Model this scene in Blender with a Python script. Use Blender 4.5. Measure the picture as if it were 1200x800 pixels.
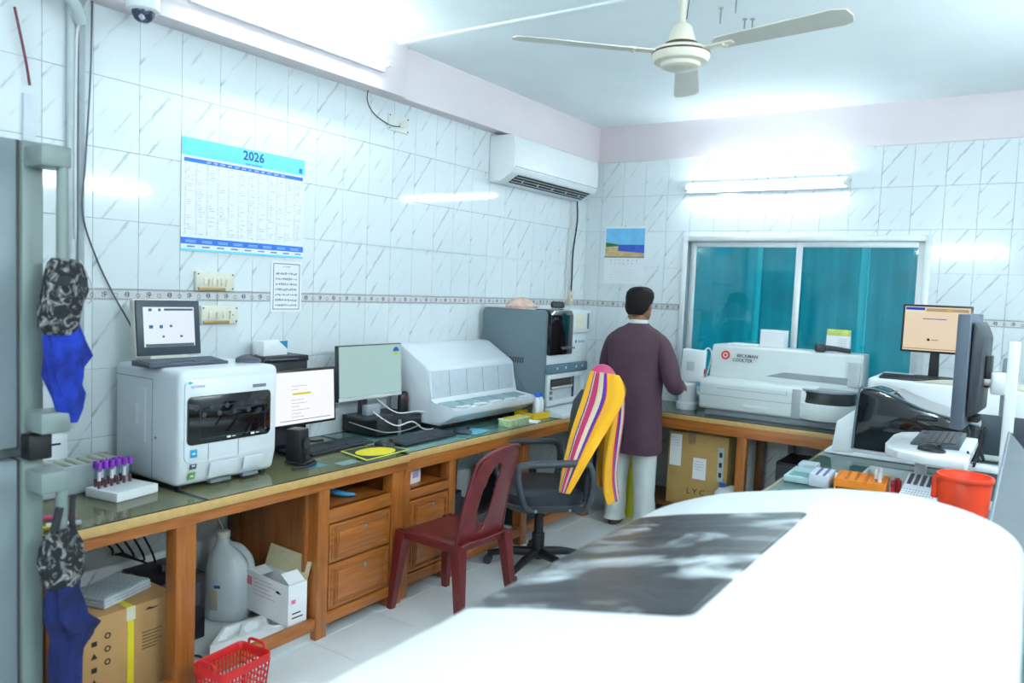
import bpy, bmesh, math, random
from mathutils import Vector, Matrix
random.seed(7)
for o in list(bpy.data.objects): bpy.data.objects.remove(o)
SC = bpy.context.scene
COL = SC.collection
PI = math.pi

# ------------------------------------------------------------------ camera
CAM = Vector((3.33, 0.0, 1.66)); FPX = 907.5
YAW, PITCH, ROLL = math.radians(-33.971), math.radians(-3.907), math.radians(2.394)
FWD = Vector((math.sin(YAW)*math.cos(PITCH), math.cos(YAW)*math.cos(PITCH), math.sin(PITCH)))
_r0 = Vector((math.cos(YAW), -math.sin(YAW), 0)); _u0 = _r0.cross(FWD)
RGT = _r0*math.cos(ROLL) + _u0*math.sin(ROLL)
UPV = -_r0*math.sin(ROLL) + _u0*math.cos(ROLL)
cd = bpy.data.cameras.new('camera'); cam = bpy.data.objects.new('camera', cd); COL.objects.link(cam)
cam.matrix_world = Matrix(((RGT.x, UPV.x, -FWD.x, CAM.x), (RGT.y, UPV.y, -FWD.y, CAM.y), (RGT.z, UPV.z, -FWD.z, CAM.z), (0, 0, 0, 1)))
cd.sensor_width = 36; cd.lens = FPX/1200*36; cd.clip_start = 0.05
cd.dof.use_dof = True; cd.dof.focus_distance = 4.4; cd.dof.aperture_fstop = 2.2
SC.camera = cam

# ------------------------------------------------------------------ world and exposure
w = bpy.data.worlds.new('world'); SC.world = w; w.use_nodes = True
bg = w.node_tree.nodes['Background']; bg.inputs[0].default_value = (0.75, 0.9, 1.0, 1); bg.inputs[1].default_value = 1.6
vs = SC.view_settings
vs.view_transform = 'Standard'; vs.look = 'None'; vs.gamma = 1.0; vs.use_curve_mapping = False
vs.exposure = 0.84
TUBE_POWER = 110.0            # emission of every fluorescent tube in the room

# ------------------------------------------------------------------ pixel helpers (a pixel is only a direction)
def ray(px, py): return RGT*((px-600)/FPX) - UPV*((py-400)/FPX) + FWD
def atz(px, py, z): d = ray(px, py); return CAM + d*((z-CAM.z)/d.z)
def atx(px, py, x): d = ray(px, py); return CAM + d*((x-CAM.x)/d.x)
def aty(px, py, y): d = ray(px, py); return CAM + d*((y-CAM.y)/d.y)

# ------------------------------------------------------------------ materials
def lin(c):
    r = []
    for v in c[:3]:
        v = v/255.0
        r.append(v/12.92 if v <= 0.04045 else ((v+0.055)/1.055)**2.4)
    return (*r, 1.0)
_mats = {}
def M(name, rgb, rough=0.5, metal=0.0, var=0.05, scale=25.0, bump=0.0, coat=0.0, spec=0.5, trans=0.0, sub=0.0, alpha=1.0):
    if name in _mats: return _mats[name]
    m = bpy.data.materials.new(name); m.use_nodes = True; nt = m.node_tree; N = nt.nodes; K = nt.links
    b = N['Principled BSDF']
    b.inputs['Roughness'].default_value = rough; b.inputs['Metallic'].default_value = metal
    b.inputs['Coat Weight'].default_value = coat; b.inputs['Coat Roughness'].default_value = 0.06
    b.inputs['Specular IOR Level'].default_value = spec
    b.inputs['Transmission Weight'].default_value = trans
    b.inputs['Alpha'].default_value = alpha
    tc = N.new('ShaderNodeTexCoord'); nz = N.new('ShaderNodeTexNoise'); nz.inputs['Scale'].default_value = scale; nz.inputs['Detail'].default_value = 4
    K.new(tc.outputs['Object'], nz.inputs['Vector'])
    rp = N.new('ShaderNodeValToRGB'); c = lin(rgb)
    rp.color_ramp.elements[0].position = 0.3; rp.color_ramp.elements[1].position = 0.7
    rp.color_ramp.elements[0].color = (c[0]*(1-var), c[1]*(1-var), c[2]*(1-var), 1)
    rp.color_ramp.elements[1].color = (min(1, c[0]*(1+var)), min(1, c[1]*(1+var)), min(1, c[2]*(1+var)), 1)
    K.new(nz.outputs['Fac'], rp.inputs['Fac']); K.new(rp.outputs['Color'], b.inputs['Base Color'])
    if bump:
        bp = N.new('ShaderNodeBump'); bp.inputs['Strength'].default_value = bump; bp.inputs['Distance'].default_value = 0.01
        K.new(nz.outputs['Fac'], bp.inputs['Height']); K.new(bp.outputs['Normal'], b.inputs['Normal'])
    _mats[name] = m; return m
def EM(name, rgb, strength=1.0):
    if name in _mats: return _mats[name]
    m = bpy.data.materials.new(name); m.use_nodes = True; nt = m.node_tree; N = nt.nodes; K = nt.links
    for n in list(N): N.remove(n)
    o = N.new('ShaderNodeOutputMaterial'); e = N.new('ShaderNodeEmission'); e.inputs[0].default_value = lin(rgb); e.inputs[1].default_value = strength
    K.new(e.outputs[0], o.inputs[0]); _mats[name] = m; return m
def SCREEN(name, rgb, strength):      # a lit display: emits, with a glossy face
    if name in _mats: return _mats[name]
    m = bpy.data.materials.new(name); m.use_nodes = True; b = m.node_tree.nodes['Principled BSDF']
    b.inputs['Base Color'].default_value = (0.03, 0.03, 0.035, 1); b.inputs['Roughness'].default_value = 0.35
    b.inputs['Emission Color'].default_value = lin(rgb); b.inputs['Emission Strength'].default_value = strength
    _mats[name] = m; return m
def GLASS(name, tint, rough=0.02, ior=1.5, boost=0.0):   # clear sheet: sees through with a tint, mirrors at grazing angles
    if name in _mats: return _mats[name]
    m = bpy.data.materials.new(name); m.use_nodes = True; nt = m.node_tree; N = nt.nodes; K = nt.links
    for n in list(N): N.remove(n)
    o = N.new('ShaderNodeOutputMaterial'); t = N.new('ShaderNodeBsdfTransparent'); g = N.new('ShaderNodeBsdfGlossy'); mx = N.new('ShaderNodeMixShader')
    f = N.new('ShaderNodeFresnel'); f.inputs[0].default_value = ior
    t.inputs[0].default_value = lin(tint); g.inputs['Roughness'].default_value = rough
    ge = N.new('ShaderNodeNewGeometry')      # no internal reflection inside the sheet
    ad = N.new('ShaderNodeMath'); ad.operation = 'ADD'; ad.inputs[1].default_value = boost; ad.use_clamp = True
    fr_ = N.new('ShaderNodeMath'); fr_.operation = 'SUBTRACT'; fr_.inputs[0].default_value = 1.0; K.new(ge.outputs['Backfacing'], fr_.inputs[1])
    mu = N.new('ShaderNodeMath'); mu.operation = 'MULTIPLY'
    K.new(f.outputs[0], ad.inputs[0]); K.new(ad.outputs[0], mu.inputs[0]); K.new(fr_.outputs[0], mu.inputs[1]); K.new(mu.outputs[0], mx.inputs[0])
    K.new(t.outputs[0], mx.inputs[1]); K.new(g.outputs[0], mx.inputs[2]); K.new(mx.outputs[0], o.inputs[0])
    _mats[name] = m; return m
def WOOD(name, light, dark, axis='X', rough=0.35):
    if name in _mats: return _mats[name]
    m = bpy.data.materials.new(name); m.use_nodes = True; nt = m.node_tree; N = nt.nodes; K = nt.links; b = N['Principled BSDF']
    tc = N.new('ShaderNodeTexCoord'); mp = N.new('ShaderNodeMapping')
    s = {'X': (1.2, 18, 18), 'Y': (18, 1.2, 18), 'Z': (18, 18, 1.2)}[axis]; mp.inputs['Scale'].default_value = s
    nz = N.new('ShaderNodeTexNoise'); nz.inputs['Scale'].default_value = 2.2; nz.inputs['Detail'].default_value = 7; nz.inputs['Distortion'].default_value = 1.4
    rp = N.new('ShaderNodeValToRGB'); rp.color_ramp.elements[0].position = 0.32; rp.color_ramp.elements[1].position = 0.66
    rp.color_ramp.elements[0].color = lin(dark); rp.color_ramp.elements[1].color = lin(light)
    K.new(tc.outputs['Object'], mp.inputs[0]); K.new(mp.outputs[0], nz.inputs['Vector']); K.new(nz.outputs['Fac'], rp.inputs[0]); K.new(rp.outputs[0], b.inputs['Base Color'])
    b.inputs['Roughness'].default_value = rough; b.inputs['Coat Weight'].default_value = 0.25; b.inputs['Coat Roughness'].default_value = 0.15
    _mats[name] = m; return m
def math_node(nt, op, a, b=None, c=None):
    n = nt.nodes.new('ShaderNodeMath'); n.operation = op
    for i, v in enumerate((a, b, c)):
        if v is None: continue
        if isinstance(v, (int, float)): n.inputs[i].default_value = v
        else: nt.links.new(v, n.inputs[i])
    return n.outputs[0]
def MARBLE(name, base, vein):
    """glazed tile: pale ground with broken diagonal grey strokes, laid out in the tile's own metres (UV)"""
    m = bpy.data.materials.new(name); m.use_nodes = True; nt = m.node_tree; N = nt.nodes; K = nt.links; b = N['Principled BSDF']
    uv = N.new('ShaderNodeTexCoord'); sp = N.new('ShaderNodeSeparateXYZ'); K.new(uv.outputs['UV'], sp.inputs[0])
    oi = N.new('ShaderNodeObjectInfo')
    a = math.radians(52)
    along = math_node(nt, 'ADD', math_node(nt, 'MULTIPLY', sp.outputs[0], math.cos(a)), math_node(nt, 'MULTIPLY', sp.outputs[1], math.sin(a)))
    cross = math_node(nt, 'SUBTRACT', math_node(nt, 'MULTIPLY', sp.outputs[0], math.sin(a)), math_node(nt, 'MULTIPLY', sp.outputs[1], math.cos(a)))
    cb = N.new('ShaderNodeCombineXYZ'); K.new(math_node(nt, 'MULTIPLY', along, 5.0), cb.inputs[0]); K.new(math_node(nt, 'MULTIPLY', cross, 22.0), cb.inputs[1])
    K.new(math_node(nt, 'MULTIPLY', oi.outputs['Random'], 3.0), cb.inputs[2])
    n1 = N.new('ShaderNodeTexNoise'); n1.inputs['Scale'].default_value = 1.0; n1.inputs['Detail'].default_value = 3; K.new(cb.outputs[0], n1.inputs['Vector'])
    cb2 = N.new('ShaderNodeCombineXYZ'); K.new(math_node(nt, 'MULTIPLY', along, 28.0), cb2.inputs[0]); K.new(math_node(nt, 'MULTIPLY', cross, 60.0), cb2.inputs[1])
    n2 = N.new('ShaderNodeTexNoise'); n2.inputs['Scale'].default_value = 1.0; n2.inputs['Detail'].default_value = 4; K.new(cb2.outputs[0], n2.inputs['Vector'])
    wob = math_node(nt, 'MULTIPLY', math_node(nt, 'SUBTRACT', n2.outputs['Fac'], 0.5), 0.022)
    ph = math_node(nt, 'FRACT', math_node(nt, 'ADD', math_node(nt, 'DIVIDE', math_node(nt, 'ADD', cross, wob), 0.088), 10.17))
    tri = math_node(nt, 'ABSOLUTE', math_node(nt, 'SUBTRACT', ph, 0.5))
    mr = N.new('ShaderNodeMapRange'); mr.interpolation_type = 'SMOOTHSTEP'; mr.inputs[1].default_value = 0.0; mr.inputs[2].default_value = 0.12; mr.inputs[3].default_value = 1; mr.inputs[4].default_value = 0
    K.new(tri, mr.inputs[0])
    mr2 = N.new('ShaderNodeMapRange'); mr2.interpolation_type = 'SMOOTHSTEP'; mr2.inputs[1].default_value = 0.45; mr2.inputs[2].default_value = 0.68; K.new(n1.outputs['Fac'], mr2.inputs[0])
    fac = math_node(nt, 'MULTIPLY', math_node(nt, 'MULTIPLY', mr.outputs[0], mr2.outputs[0]), 0.75)
    mx = N.new('ShaderNodeMix'); mx.data_type = 'RGBA'; K.new(fac, mx.inputs[0]); mx.inputs[6].default_value = lin(base); mx.inputs[7].default_value = lin(vein)
    K.new(mx.outputs[2], b.inputs['Base Color']); b.inputs['Roughness'].default_value = 0.07; b.inputs['Specular IOR Level'].default_value = 0.5
    return m
def BORDER(name):
    """dado strip: two fine lines and a repeating dark curl motif"""
    m = bpy.data.materials.new(name); m.use_nodes = True; nt = m.node_tree; N = nt.nodes; K = nt.links; b = N['Principled BSDF']
    uv = N.new('ShaderNodeTexCoord'); sp = N.new('ShaderNodeSeparateXYZ'); K.new(uv.outputs['UV'], sp.inputs[0])
    v = math_node(nt, 'DIVIDE', sp.outputs[1], 0.048)
    av = math_node(nt, 'ABSOLUTE', math_node(nt, 'SUBTRACT', v, 0.5))
    l1 = math_node(nt, 'COMPARE', av, 0.43, 0.03)
    l2 = math_node(nt, 'COMPARE', av, 0.34, 0.02)
    u = math_node(nt, 'SUBTRACT', math_node(nt, 'FRACT', math_node(nt, 'DIVIDE', sp.outputs[0], 0.1013)), 0.5)
    r = math_node(nt, 'SQRT', math_node(nt, 'ADD', math_node(nt, 'POWER', math_node(nt, 'MULTIPLY', u, 2.1), 2.0), math_node(nt, 'POWER', math_node(nt, 'SUBTRACT', v, 0.5), 2.0)))
    nz = N.new('ShaderNodeTexNoise'); nz.inputs['Scale'].default_value = 160; nz.inputs['Detail'].default_value = 1; K.new(uv.outputs['UV'], nz.inputs['Vector'])
    mot = math_node(nt, 'MULTIPLY', math_node(nt, 'LESS_THAN', r, 0.27), math_node(nt, 'GREATER_THAN', nz.outputs['Fac'], 0.47))
    u2 = math_node(nt, 'SUBTRACT', math_node(nt, 'FRACT', math_node(nt, 'ADD', math_node(nt, 'DIVIDE', sp.outputs[0], 0.1013), 0.5)), 0.5)
    r2 = math_node(nt, 'SQRT', math_node(nt, 'ADD', math_node(nt, 'POWER', math_node(nt, 'MULTIPLY', u2, 2.1), 2.0), math_node(nt, 'POWER', math_node(nt, 'SUBTRACT', v, 0.42), 2.0)))
    mot2 = math_node(nt, 'MULTIPLY', math_node(nt, 'COMPARE', r2, 0.17, 0.06), 0.45)
    dark = math_node(nt, 'MAXIMUM', math_node(nt, 'MAXIMUM', math_node(nt, 'MULTIPLY', l1, 0.75), math_node(nt, 'MULTIPLY', l2, 0.45)), math_node(nt, 'MAXIMUM', mot, mot2))
    mx = N.new('ShaderNodeMix'); mx.data_type = 'RGBA'; K.new(dark, mx.inputs[0]); mx.inputs[6].default_value = lin((218, 218, 220)); mx.inputs[7].default_value = lin((104, 104, 116))
    K.new(mx.outputs[2], b.inputs['Base Color']); b.inputs['Roughness'].default_value = 0.2
    return m
def STRIPES(name, stops, rough=0.85, pat=None):
    """woven cloth: bands across U"""
    m = bpy.data.materials.new(name); m.use_nodes = True; nt = m.node_tree; N = nt.nodes; K = nt.links; b = N['Principled BSDF']
    uv = N.new('ShaderNodeTexCoord'); sp = N.new('ShaderNodeSeparateXYZ'); K.new(uv.outputs['UV'], sp.inputs[0])
    nz = N.new('ShaderNodeTexNoise'); nz.inputs['Scale'].default_value = 55; nz.inputs['Detail'].default_value = 3; K.new(uv.outputs['UV'], nz.inputs['Vector'])
    u = math_node(nt, 'ADD', sp.outputs[0], math_node(nt, 'MULTIPLY', math_node(nt, 'SUBTRACT', nz.outputs['Fac'], 0.5), 0.02))
    rp = N.new('ShaderNodeValToRGB'); rp.color_ramp.interpolation = 'CONSTANT'; el = rp.color_ramp.elements
    el[0].position = 0; el[0].color = lin(stops[0][1]); el[1].position = stops[1][0]; el[1].color = lin(stops[1][1])
    for p, c in stops[2:]:
        e = el.new(p); e.color = lin(c)
    K.new(u, rp.inputs[0]); K.new(rp.outputs[0], b.inputs['Base Color']); b.inputs['Roughness'].default_value = rough; b.inputs['Sheen Weight'].default_value = 0.2
    bp = N.new('ShaderNodeBump'); bp.inputs['Strength'].default_value = 0.25; bp.inputs['Distance'].default_value = 0.004; K.new(nz.outputs['Fac'], bp.inputs['Height']); K.new(bp.outputs[0], b.inputs['Normal'])
    return m

# ------------------------------------------------------------------ mesh helpers (each returns a mesh)
def mesh_from(bm, name='mesh', smooth=False, ang=None):
    bmesh.ops.recalc_face_normals(bm, faces=bm.faces)
    me = bpy.data.meshes.new(name); bm.to_mesh(me); bm.free()
    if smooth or ang:
        for p in me.polygons: p.use_smooth = True
        if ang: me.set_sharp_from_angle(angle=math.radians(ang))
    return me
def bx(x0, x1, y0, y1, z0, z1, b=0.0, seg=2):
    bm = bmesh.new()
    v = [bm.verts.new((x, y, z)) for z in (z0, z1) for y in (y0, y1) for x in (x0, x1)]
    for f in ((0, 2, 3, 1), (4, 5, 7, 6), (0, 1, 5, 4), (2, 6, 7, 3), (0, 4, 6, 2), (1, 3, 7, 5)): bm.faces.new([v[i] for i in f])
    if b > 0:
        b = min(b, 0.49*min(abs(x1-x0), abs(y1-y0), abs(z1-z0)))
        bmesh.ops.bevel(bm, geom=bm.edges[:], offset=b, segments=seg, profile=0.5, affect='EDGES')
        return mesh_from(bm, ang=40)
    return mesh_from(bm)
def prism(pts, axis, a0, a1, b=0.0, seg=2):
    bm = bmesh.new()
    def P3(p, a): return {'x': (a, p[0], p[1]), 'y': (p[0], a, p[1]), 'z': (p[0], p[1], a)}[axis]
    A = [bm.verts.new(P3(p, a0)) for p in pts]; B = [bm.verts.new(P3(p, a1)) for p in pts]; n = len(pts)
    bm.faces.new(A); bm.faces.new(B[::-1])
    for i in range(n): bm.faces.new((A[i], B[i], B[(i+1) % n], A[(i+1) % n]))
    if b > 0: bmesh.ops.bevel(bm, geom=bm.edges[:], offset=b, segments=seg, profile=0.5, affect='EDGES', clamp_overlap=True)
    return mesh_from(bm, ang=35)
def rrect(x0, x1, y0, y1, r, n=5):
    out = []
    for cx, cy, a in ((x1-r, y1-r, 0), (x0+r, y1-r, 90), (x0+r, y0+r, 180), (x1-r, y0+r, 270)):
        for k in range(n+1):
            t = math.radians(a+90*k/n); out.append((cx+r*math.cos(t), cy+r*math.sin(t)))
    return out
def lathe(prof, n=24, at=(0, 0, 0)):
    bm = bmesh.new(); rings = []
    for r, z in prof:
        if r < 1e-5: rings.append([bm.verts.new((at[0], at[1], at[2]+z))])
        else: rings.append([bm.verts.new((at[0]+r*math.cos(2*PI*k/n), at[1]+r*math.sin(2*PI*k/n), at[2]+z)) for k in range(n)])
    for A, B in zip(rings, rings[1:]):
        for k in range(n):
            k2 = (k+1) % n
            if len(A) == 1 and len(B) == 1: continue
            if len(A) == 1: bm.faces.new((A[0], B[k], B[k2]))
            elif len(B) == 1: bm.faces.new((A[k], B[0], A[k2]))
            else: bm.faces.new((A[k], A[k2], B[k2], B[k]))
    return mesh_from(bm, ang=40)
def cyl(r, z0, z1, n=20, at=(0, 0, 0), b=0.0):
    b = min(b, r*0.5)
    return lathe([(0, z0), (r-b, z0), (r, z0+b), (r, z1-b), (r-b, z1), (0, z1)] if b else [(0, z0), (r, z0), (r, z1), (0, z1)], n, at)
def smooth_path(pts, k=6):
    P = [Vector(p) for p in pts]
    if len(P) < 3: return P
    out = []
    for i in range(len(P)-1):
        p0 = P[max(i-1, 0)]; p1 = P[i]; p2 = P[i+1]; p3 = P[min(i+2, len(P)-1)]
        for j in range(k):
            t = j/k
            out.append(0.5*((2*p1)+(p2-p0)*t+(2*p0-5*p1+4*p2-p3)*t*t+(3*p1-p0-3*p2+p3)*t**3))
    out.append(P[-1]); return out
def tube(pts, r, n=8, k=6, flat=1.0):
    """round bar along a path; r is one radius or one per path point"""
    raw = len(pts); Q = smooth_path(pts, k) if k > 1 else [Vector(p) for p in pts]
    bm = bmesh.new(); rings = []; up = Vector((0, 0, 1)); prevn = None
    for i, p in enumerate(Q):
        t = (Q[min(i+1, len(Q)-1)]-Q[max(i-1, 0)]).normalized()
        if prevn is None:
            nrm = t.cross(up)
            if nrm.length < 1e-3: nrm = t.cross(Vector((1, 0, 0)))
        else: nrm = prevn - t*prevn.dot(t)
        nrm.normalize(); prevn = nrm; bn = t.cross(nrm)
        if isinstance(r, (int, float)): rr = r
        else:
            f = i/(len(Q)-1)*(raw-1); a = min(int(f), raw-2); rr = r[a]*(1-(f-a))+r[a+1]*(f-a)
        rings.append([bm.verts.new(p+nrm*rr*math.cos(2*PI*j/n)+bn*rr*flat*math.sin(2*PI*j/n)) for j in range(n)])
    for A, B in zip(rings, rings[1:]):
        for j in range(n): bm.faces.new((A[j], A[(j+1) % n], B[(j+1) % n], B[j]))
    bm.faces.new(rings[0][::-1]); bm.faces.new(rings[-1])
    return mesh_from(bm, ang=50)
def loft(rings, cap=True, ang=50):
    bm = bmesh.new(); R = [[bm.verts.new(p) for p in r] for r in rings]; n = len(R[0])
    for A, B in zip(R, R[1:]):
        for j in range(n): bm.faces.new((A[j], A[(j+1) % n], B[(j+1) % n], B[j]))
    if cap: bm.faces.new(R[0][::-1]); bm.faces.new(R[-1])
    return mesh_from(bm, ang=ang)
def oval(c, a, b, n=20, p=2.3, tilt=0.0):
    out = []
    for k in range(n):
        t = 2*PI*k/n; cx, sy = math.cos(t), math.sin(t)
        x = a*math.copysign(abs(cx)**(2/p), cx); y = b*math.copysign(abs(sy)**(2/p), sy)
        out.append((c[0]+x*math.cos(tilt)-y*math.sin(tilt), c[1]+x*math.sin(tilt)+y*math.cos(tilt), c[2]))
    return out
def sheet(rows, thick=0.004, uvs=True, sub=0):
    """a cloth: rows of points (top to bottom), U across and V along, with thickness"""
    bm = bmesh.new(); uvl = bm.loops.layers.uv.new('UVMap')
    nv, nu = len(rows), len(rows[0]); V = [[bm.verts.new(p) for p in r] for r in rows]
    for i in range(nv-1):
        for j in range(nu-1):
            f = bm.faces.new((V[i][j], V[i][j+1], V[i+1][j+1], V[i+1][j])); f.smooth = True
            for l, (a, c) in zip(f.loops, ((i, j), (i, j+1), (i+1, j+1), (i+1, j))): l[uvl].uv = (c/(nu-1), a/(nv-1))
    me = bpy.data.meshes.new('cloth'); bm.to_mesh(me); bm.free()
    ob = bpy.data.objects.new('tmp', me); COL.objects.link(ob)
    if sub: md = ob.modifiers.new('s', 'SUBSURF'); md.levels = sub; md.render_levels = sub
    md = ob.modifiers.new('t', 'SOLIDIFY'); md.thickness = thick; md.offset = 0
    me2 = bake(ob); return me2
def bake(ob):
    dg = bpy.context.evaluated_depsgraph_get(); dg.update()
    me = bpy.data.meshes.new_from_object(ob.evaluated_get(dg)); d = ob.data
    bpy.data.objects.remove(ob)
    if isinstance(d, bpy.types.Mesh): bpy.data.meshes.remove(d)
    for p in me.polygons: p.use_smooth = True
    return me
def join(*ms):
    bm = bmesh.new(); sm = any(p.use_smooth for m in ms for p in m.polygons)
    for m in ms: bm.from_mesh(m)
    return mesh_from(bm, ang=40 if sm else None)
def moved(me, mat):
    me.transform(mat); return me
def Rz(a): return Matrix.Rotation(a, 4, 'Z')
def Rx(a): return Matrix.Rotation(a, 4, 'X')
def Ry(a): return Matrix.Rotation(a, 4, 'Y')
def Tr(*v): return Matrix.Translation(v)
def uv_planar(me, ax, ay):
    uvl = me.uv_layers.new(name='UVMap')
    for l in me.loops:
        c = me.vertices[l.vertex_index].co; uvl.data[l.index].uv = (c[ax], c[ay])
    return me
def text_mesh(s, size, align='CENTER', ext=0.0002, bold=0.0):
    cu = bpy.data.curves.new('t', 'FONT'); cu.body = s; cu.size = size; cu.align_x = align; cu.align_y = 'CENTER'; cu.extrude = ext; cu.offset = bold; cu.resolution_u = 2
    ob = bpy.data.objects.new('t', cu); COL.objects.link(ob)
    dg = bpy.context.evaluated_depsgraph_get(); dg.update()
    me = bpy.data.meshes.new_from_object(ob.evaluated_get(dg)); bpy.data.objects.remove(ob); bpy.data.curves.remove(cu)
    return me
UPRIGHT = Rx(PI/2)      # XY drawing -> stands up facing -Y

# ------------------------------------------------------------------ object helpers
def T(name, label, cat, loc=(0, 0, 0), rz=0.0, group=None):
    o = bpy.data.objects.new(name, None); COL.objects.link(o); o.empty_display_size = 0.05
    o.location = loc; o.rotation_euler = (0, 0, rz); o['label'] = label; o['category'] = cat
    if group: o['group'] = group
    return o
def P(par, name, me, mat, loc=(0, 0, 0), rot=(0, 0, 0), label=None, kind=None):
    o = bpy.data.objects.new(name, me); COL.objects.link(o); o.parent = par; o.location = loc; o.rotation_euler = rot
    if mat is not None:
        if len(me.materials) == 0: me.materials.append(mat)
        elif me.materials[0] != mat: me.materials[0] = mat
    if label: o['label'] = label
    if kind: o['kind'] = kind
    return o
def O(name, me, mat, label, cat, loc=(0, 0, 0), rz=0.0, group=None, rot=None):
    o = P(None, name, me, mat, loc, rot or (0, 0, rz)); o['label'] = label; o['category'] = cat
    if group: o['group'] = group
    return o
def S(name, me, mat, loc=(0, 0, 0), par=None):
    o = P(par, name, me, mat, loc)
    if par is None: o['kind'] = 'structure'
    return o
def children(o): return [c for c in bpy.data.objects if c.parent == o]
def copy_tree(o, parent=None):
    c = o.copy(); COL.objects.link(c); c.parent = parent
    for ch in children(o): copy_tree(ch, c)
    return c

# ------------------------------------------------------------------ shared materials
MT = MARBLE('marble_tile', (229, 237, 240), (166, 178, 183))
MBRD = BORDER('border_tile')
GROUT = M('grout', (222, 232, 235), 0.8)
PAINT = M('beam_paint', (232, 222, 226), 0.6, var=0.02, scale=4)
CEIL = M('ceiling_paint', (240, 248, 250), 0.7, var=0.02, scale=3)
WHITE = M('white_plastic', (232, 237, 240), 0.32, var=0.02, scale=8)
WHITE2 = M('cool_white_plastic', (214, 224, 232), 0.35, var=0.02, scale=8)
CREAM = M('cream_plastic', (226, 224, 208), 0.4, var=0.03)
ALUM = M('aluminium', (226, 230, 232), 0.35, 0.3, var=0.03)
BLACK = M('black_plastic', (22, 24, 28), 0.4, var=0.1, scale=60)
DGREY = M('dark_grey_plastic', (52, 58, 66), 0.45, var=0.06, scale=60)
MGREY = M('mid_grey_plastic', (118, 128, 138), 0.45, var=0.04)
SMOKE = M('smoked_window', (10, 12, 16), 0.06, var=0.1, coat=0.6)
METAL = M('steel', (170, 174, 176), 0.28, 0.9, var=0.04)
WOODH = WOOD('wood_along_y', (176, 106, 44), (146, 80, 28), 'Y')
WOODX = WOOD('wood_along_x', (176, 106, 44), (146, 80, 28), 'X')
WOODV = WOOD('wood_upright', (172, 102, 42), (142, 78, 28), 'Z')
WEDGE = M('pale_wood_edge', (196, 158, 98), 0.5, var=0.08, scale=30)
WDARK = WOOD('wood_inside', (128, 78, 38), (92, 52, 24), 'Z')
CARD = M('cardboard', (192, 150, 98), 0.85, var=0.05, scale=12)
INK = M('black_ink', (40, 36, 34), 0.7)
PAPER = M('paper', (240, 243, 246), 0.7, var=0.015)
CABLE = M('black_cable', (24, 24, 28), 0.5)
CABLEW = M('white_cable', (220, 222, 222), 0.5)

# ================================================================== SETTING
L = 6.04            # back wall
HC = 3.07           # ceiling
XR, Y0 = 4.35, -1.6 # right wall and the wall behind the photographer
S('floor', bx(-0.1, XR+0.1, Y0-0.1, L+0.1, -0.12, -0.004), GROUT)
FL = bpy.data.objects['floor']
FT = M('floor_tile_glaze', (226, 232, 234), 0.16, var=0.03, scale=5)
p = 0.435; tm = bx(-p/2+0.0015, p/2-0.0015, -p/2+0.0015, p/2-0.0015, -0.006, 0.0, 0.001, 1)
for i in range(0, 8):
    for j in range(-3, 10):
        cx, cy = 0.47+p*(i+0.0), 2.385+p*(j-0.5-0.0)-p
        if cx-p/2 < XR and cy+p/2 < L+0.3 and cy > -1.5: P(FL, 'floor_tile', tm, FT, (cx, cy, 0))
S('ceiling', bx(-0.1, XR+0.1, Y0-0.1, L+0.1, HC, HC+0.1), CEIL)
WL = S('wall_left', bx(-0.12, -0.012, Y0, L+0.1, 0, HC), GROUT)
# back wall with an opening for the window
WX0, WX1, WZ0, WZ1 = 0.925, 2.685, 0.86, 2.125
WB = S('wall_back', join(bx(0, WX0, L+0.012, L+0.14, 0, HC), bx(WX1, XR, L+0.012, L+0.14, 0, HC), bx(WX0, WX1, L+0.012, L+0.14, 0, WZ0), bx(WX0, WX1, L+0.012, L+0.14, WZ1, HC)), GROUT)
S('wall_right', bx(XR, XR+0.12, Y0, L+0.14, 0, HC), M('far_paint', (226, 234, 236), 0.5))
S('wall_front', bx(-0.1, XR+0.1, Y0-0.12, Y0, 0, HC), M('far_paint', (226, 234, 236), 0.5))
TW, TH = 0.2026, 0.298
def tile_mesh_l(w, h):      # stands in the YZ plane, face towards +X
    return uv_planar(bx(-0.012, 0.0, 0.0008, w-0.0008, 0.0008, h-0.0008, 0.0008, 1), 1, 2)
def tile_mesh_b(w, h):      # stands in the XZ plane, face towards -Y
    return uv_planar(bx(0.0008, w-0.0008, 0.0, 0.012, 0.0008, h-0.0008, 0.0008, 1), 0, 2)
rowsz = [(1.587, TH), (1.587+TH, TH), (1.587+2*TH, TH), (1.587+3*TH, TH)]
lowz = [(1.539-TH*k, TH) for k in range(1, 6)] + [(0.0, 1.539-TH*5)]
tl = tile_mesh_l(TW, TH); tlb = tile_mesh_l(TW, 0.048); tlf = tile_mesh_l(TW, 1.539-TH*5)
ky0 = -8; yy = 2.138 + ky0*TW
yl = []
while yy + TW <= L + 1e-4: yl.append((yy, TW)); yy += TW
yl.append((yy, L-yy)); 
lastw = L-yl[-1][0]; tle = tile_mesh_l(lastw, TH); tlbe = tile_mesh_l(lastw, 0.048)
for (y, wd) in yl:
    e = abs(wd-TW) > 1e-4
    for (z, h) in rowsz + lowz[:3]: P(WL, 'wall_tile', tle if e else tl, MT, (0, y, z))
    P(WL, 'border_tile', tlbe if e else tlb, MBRD, (0, y, 1.539))
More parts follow.
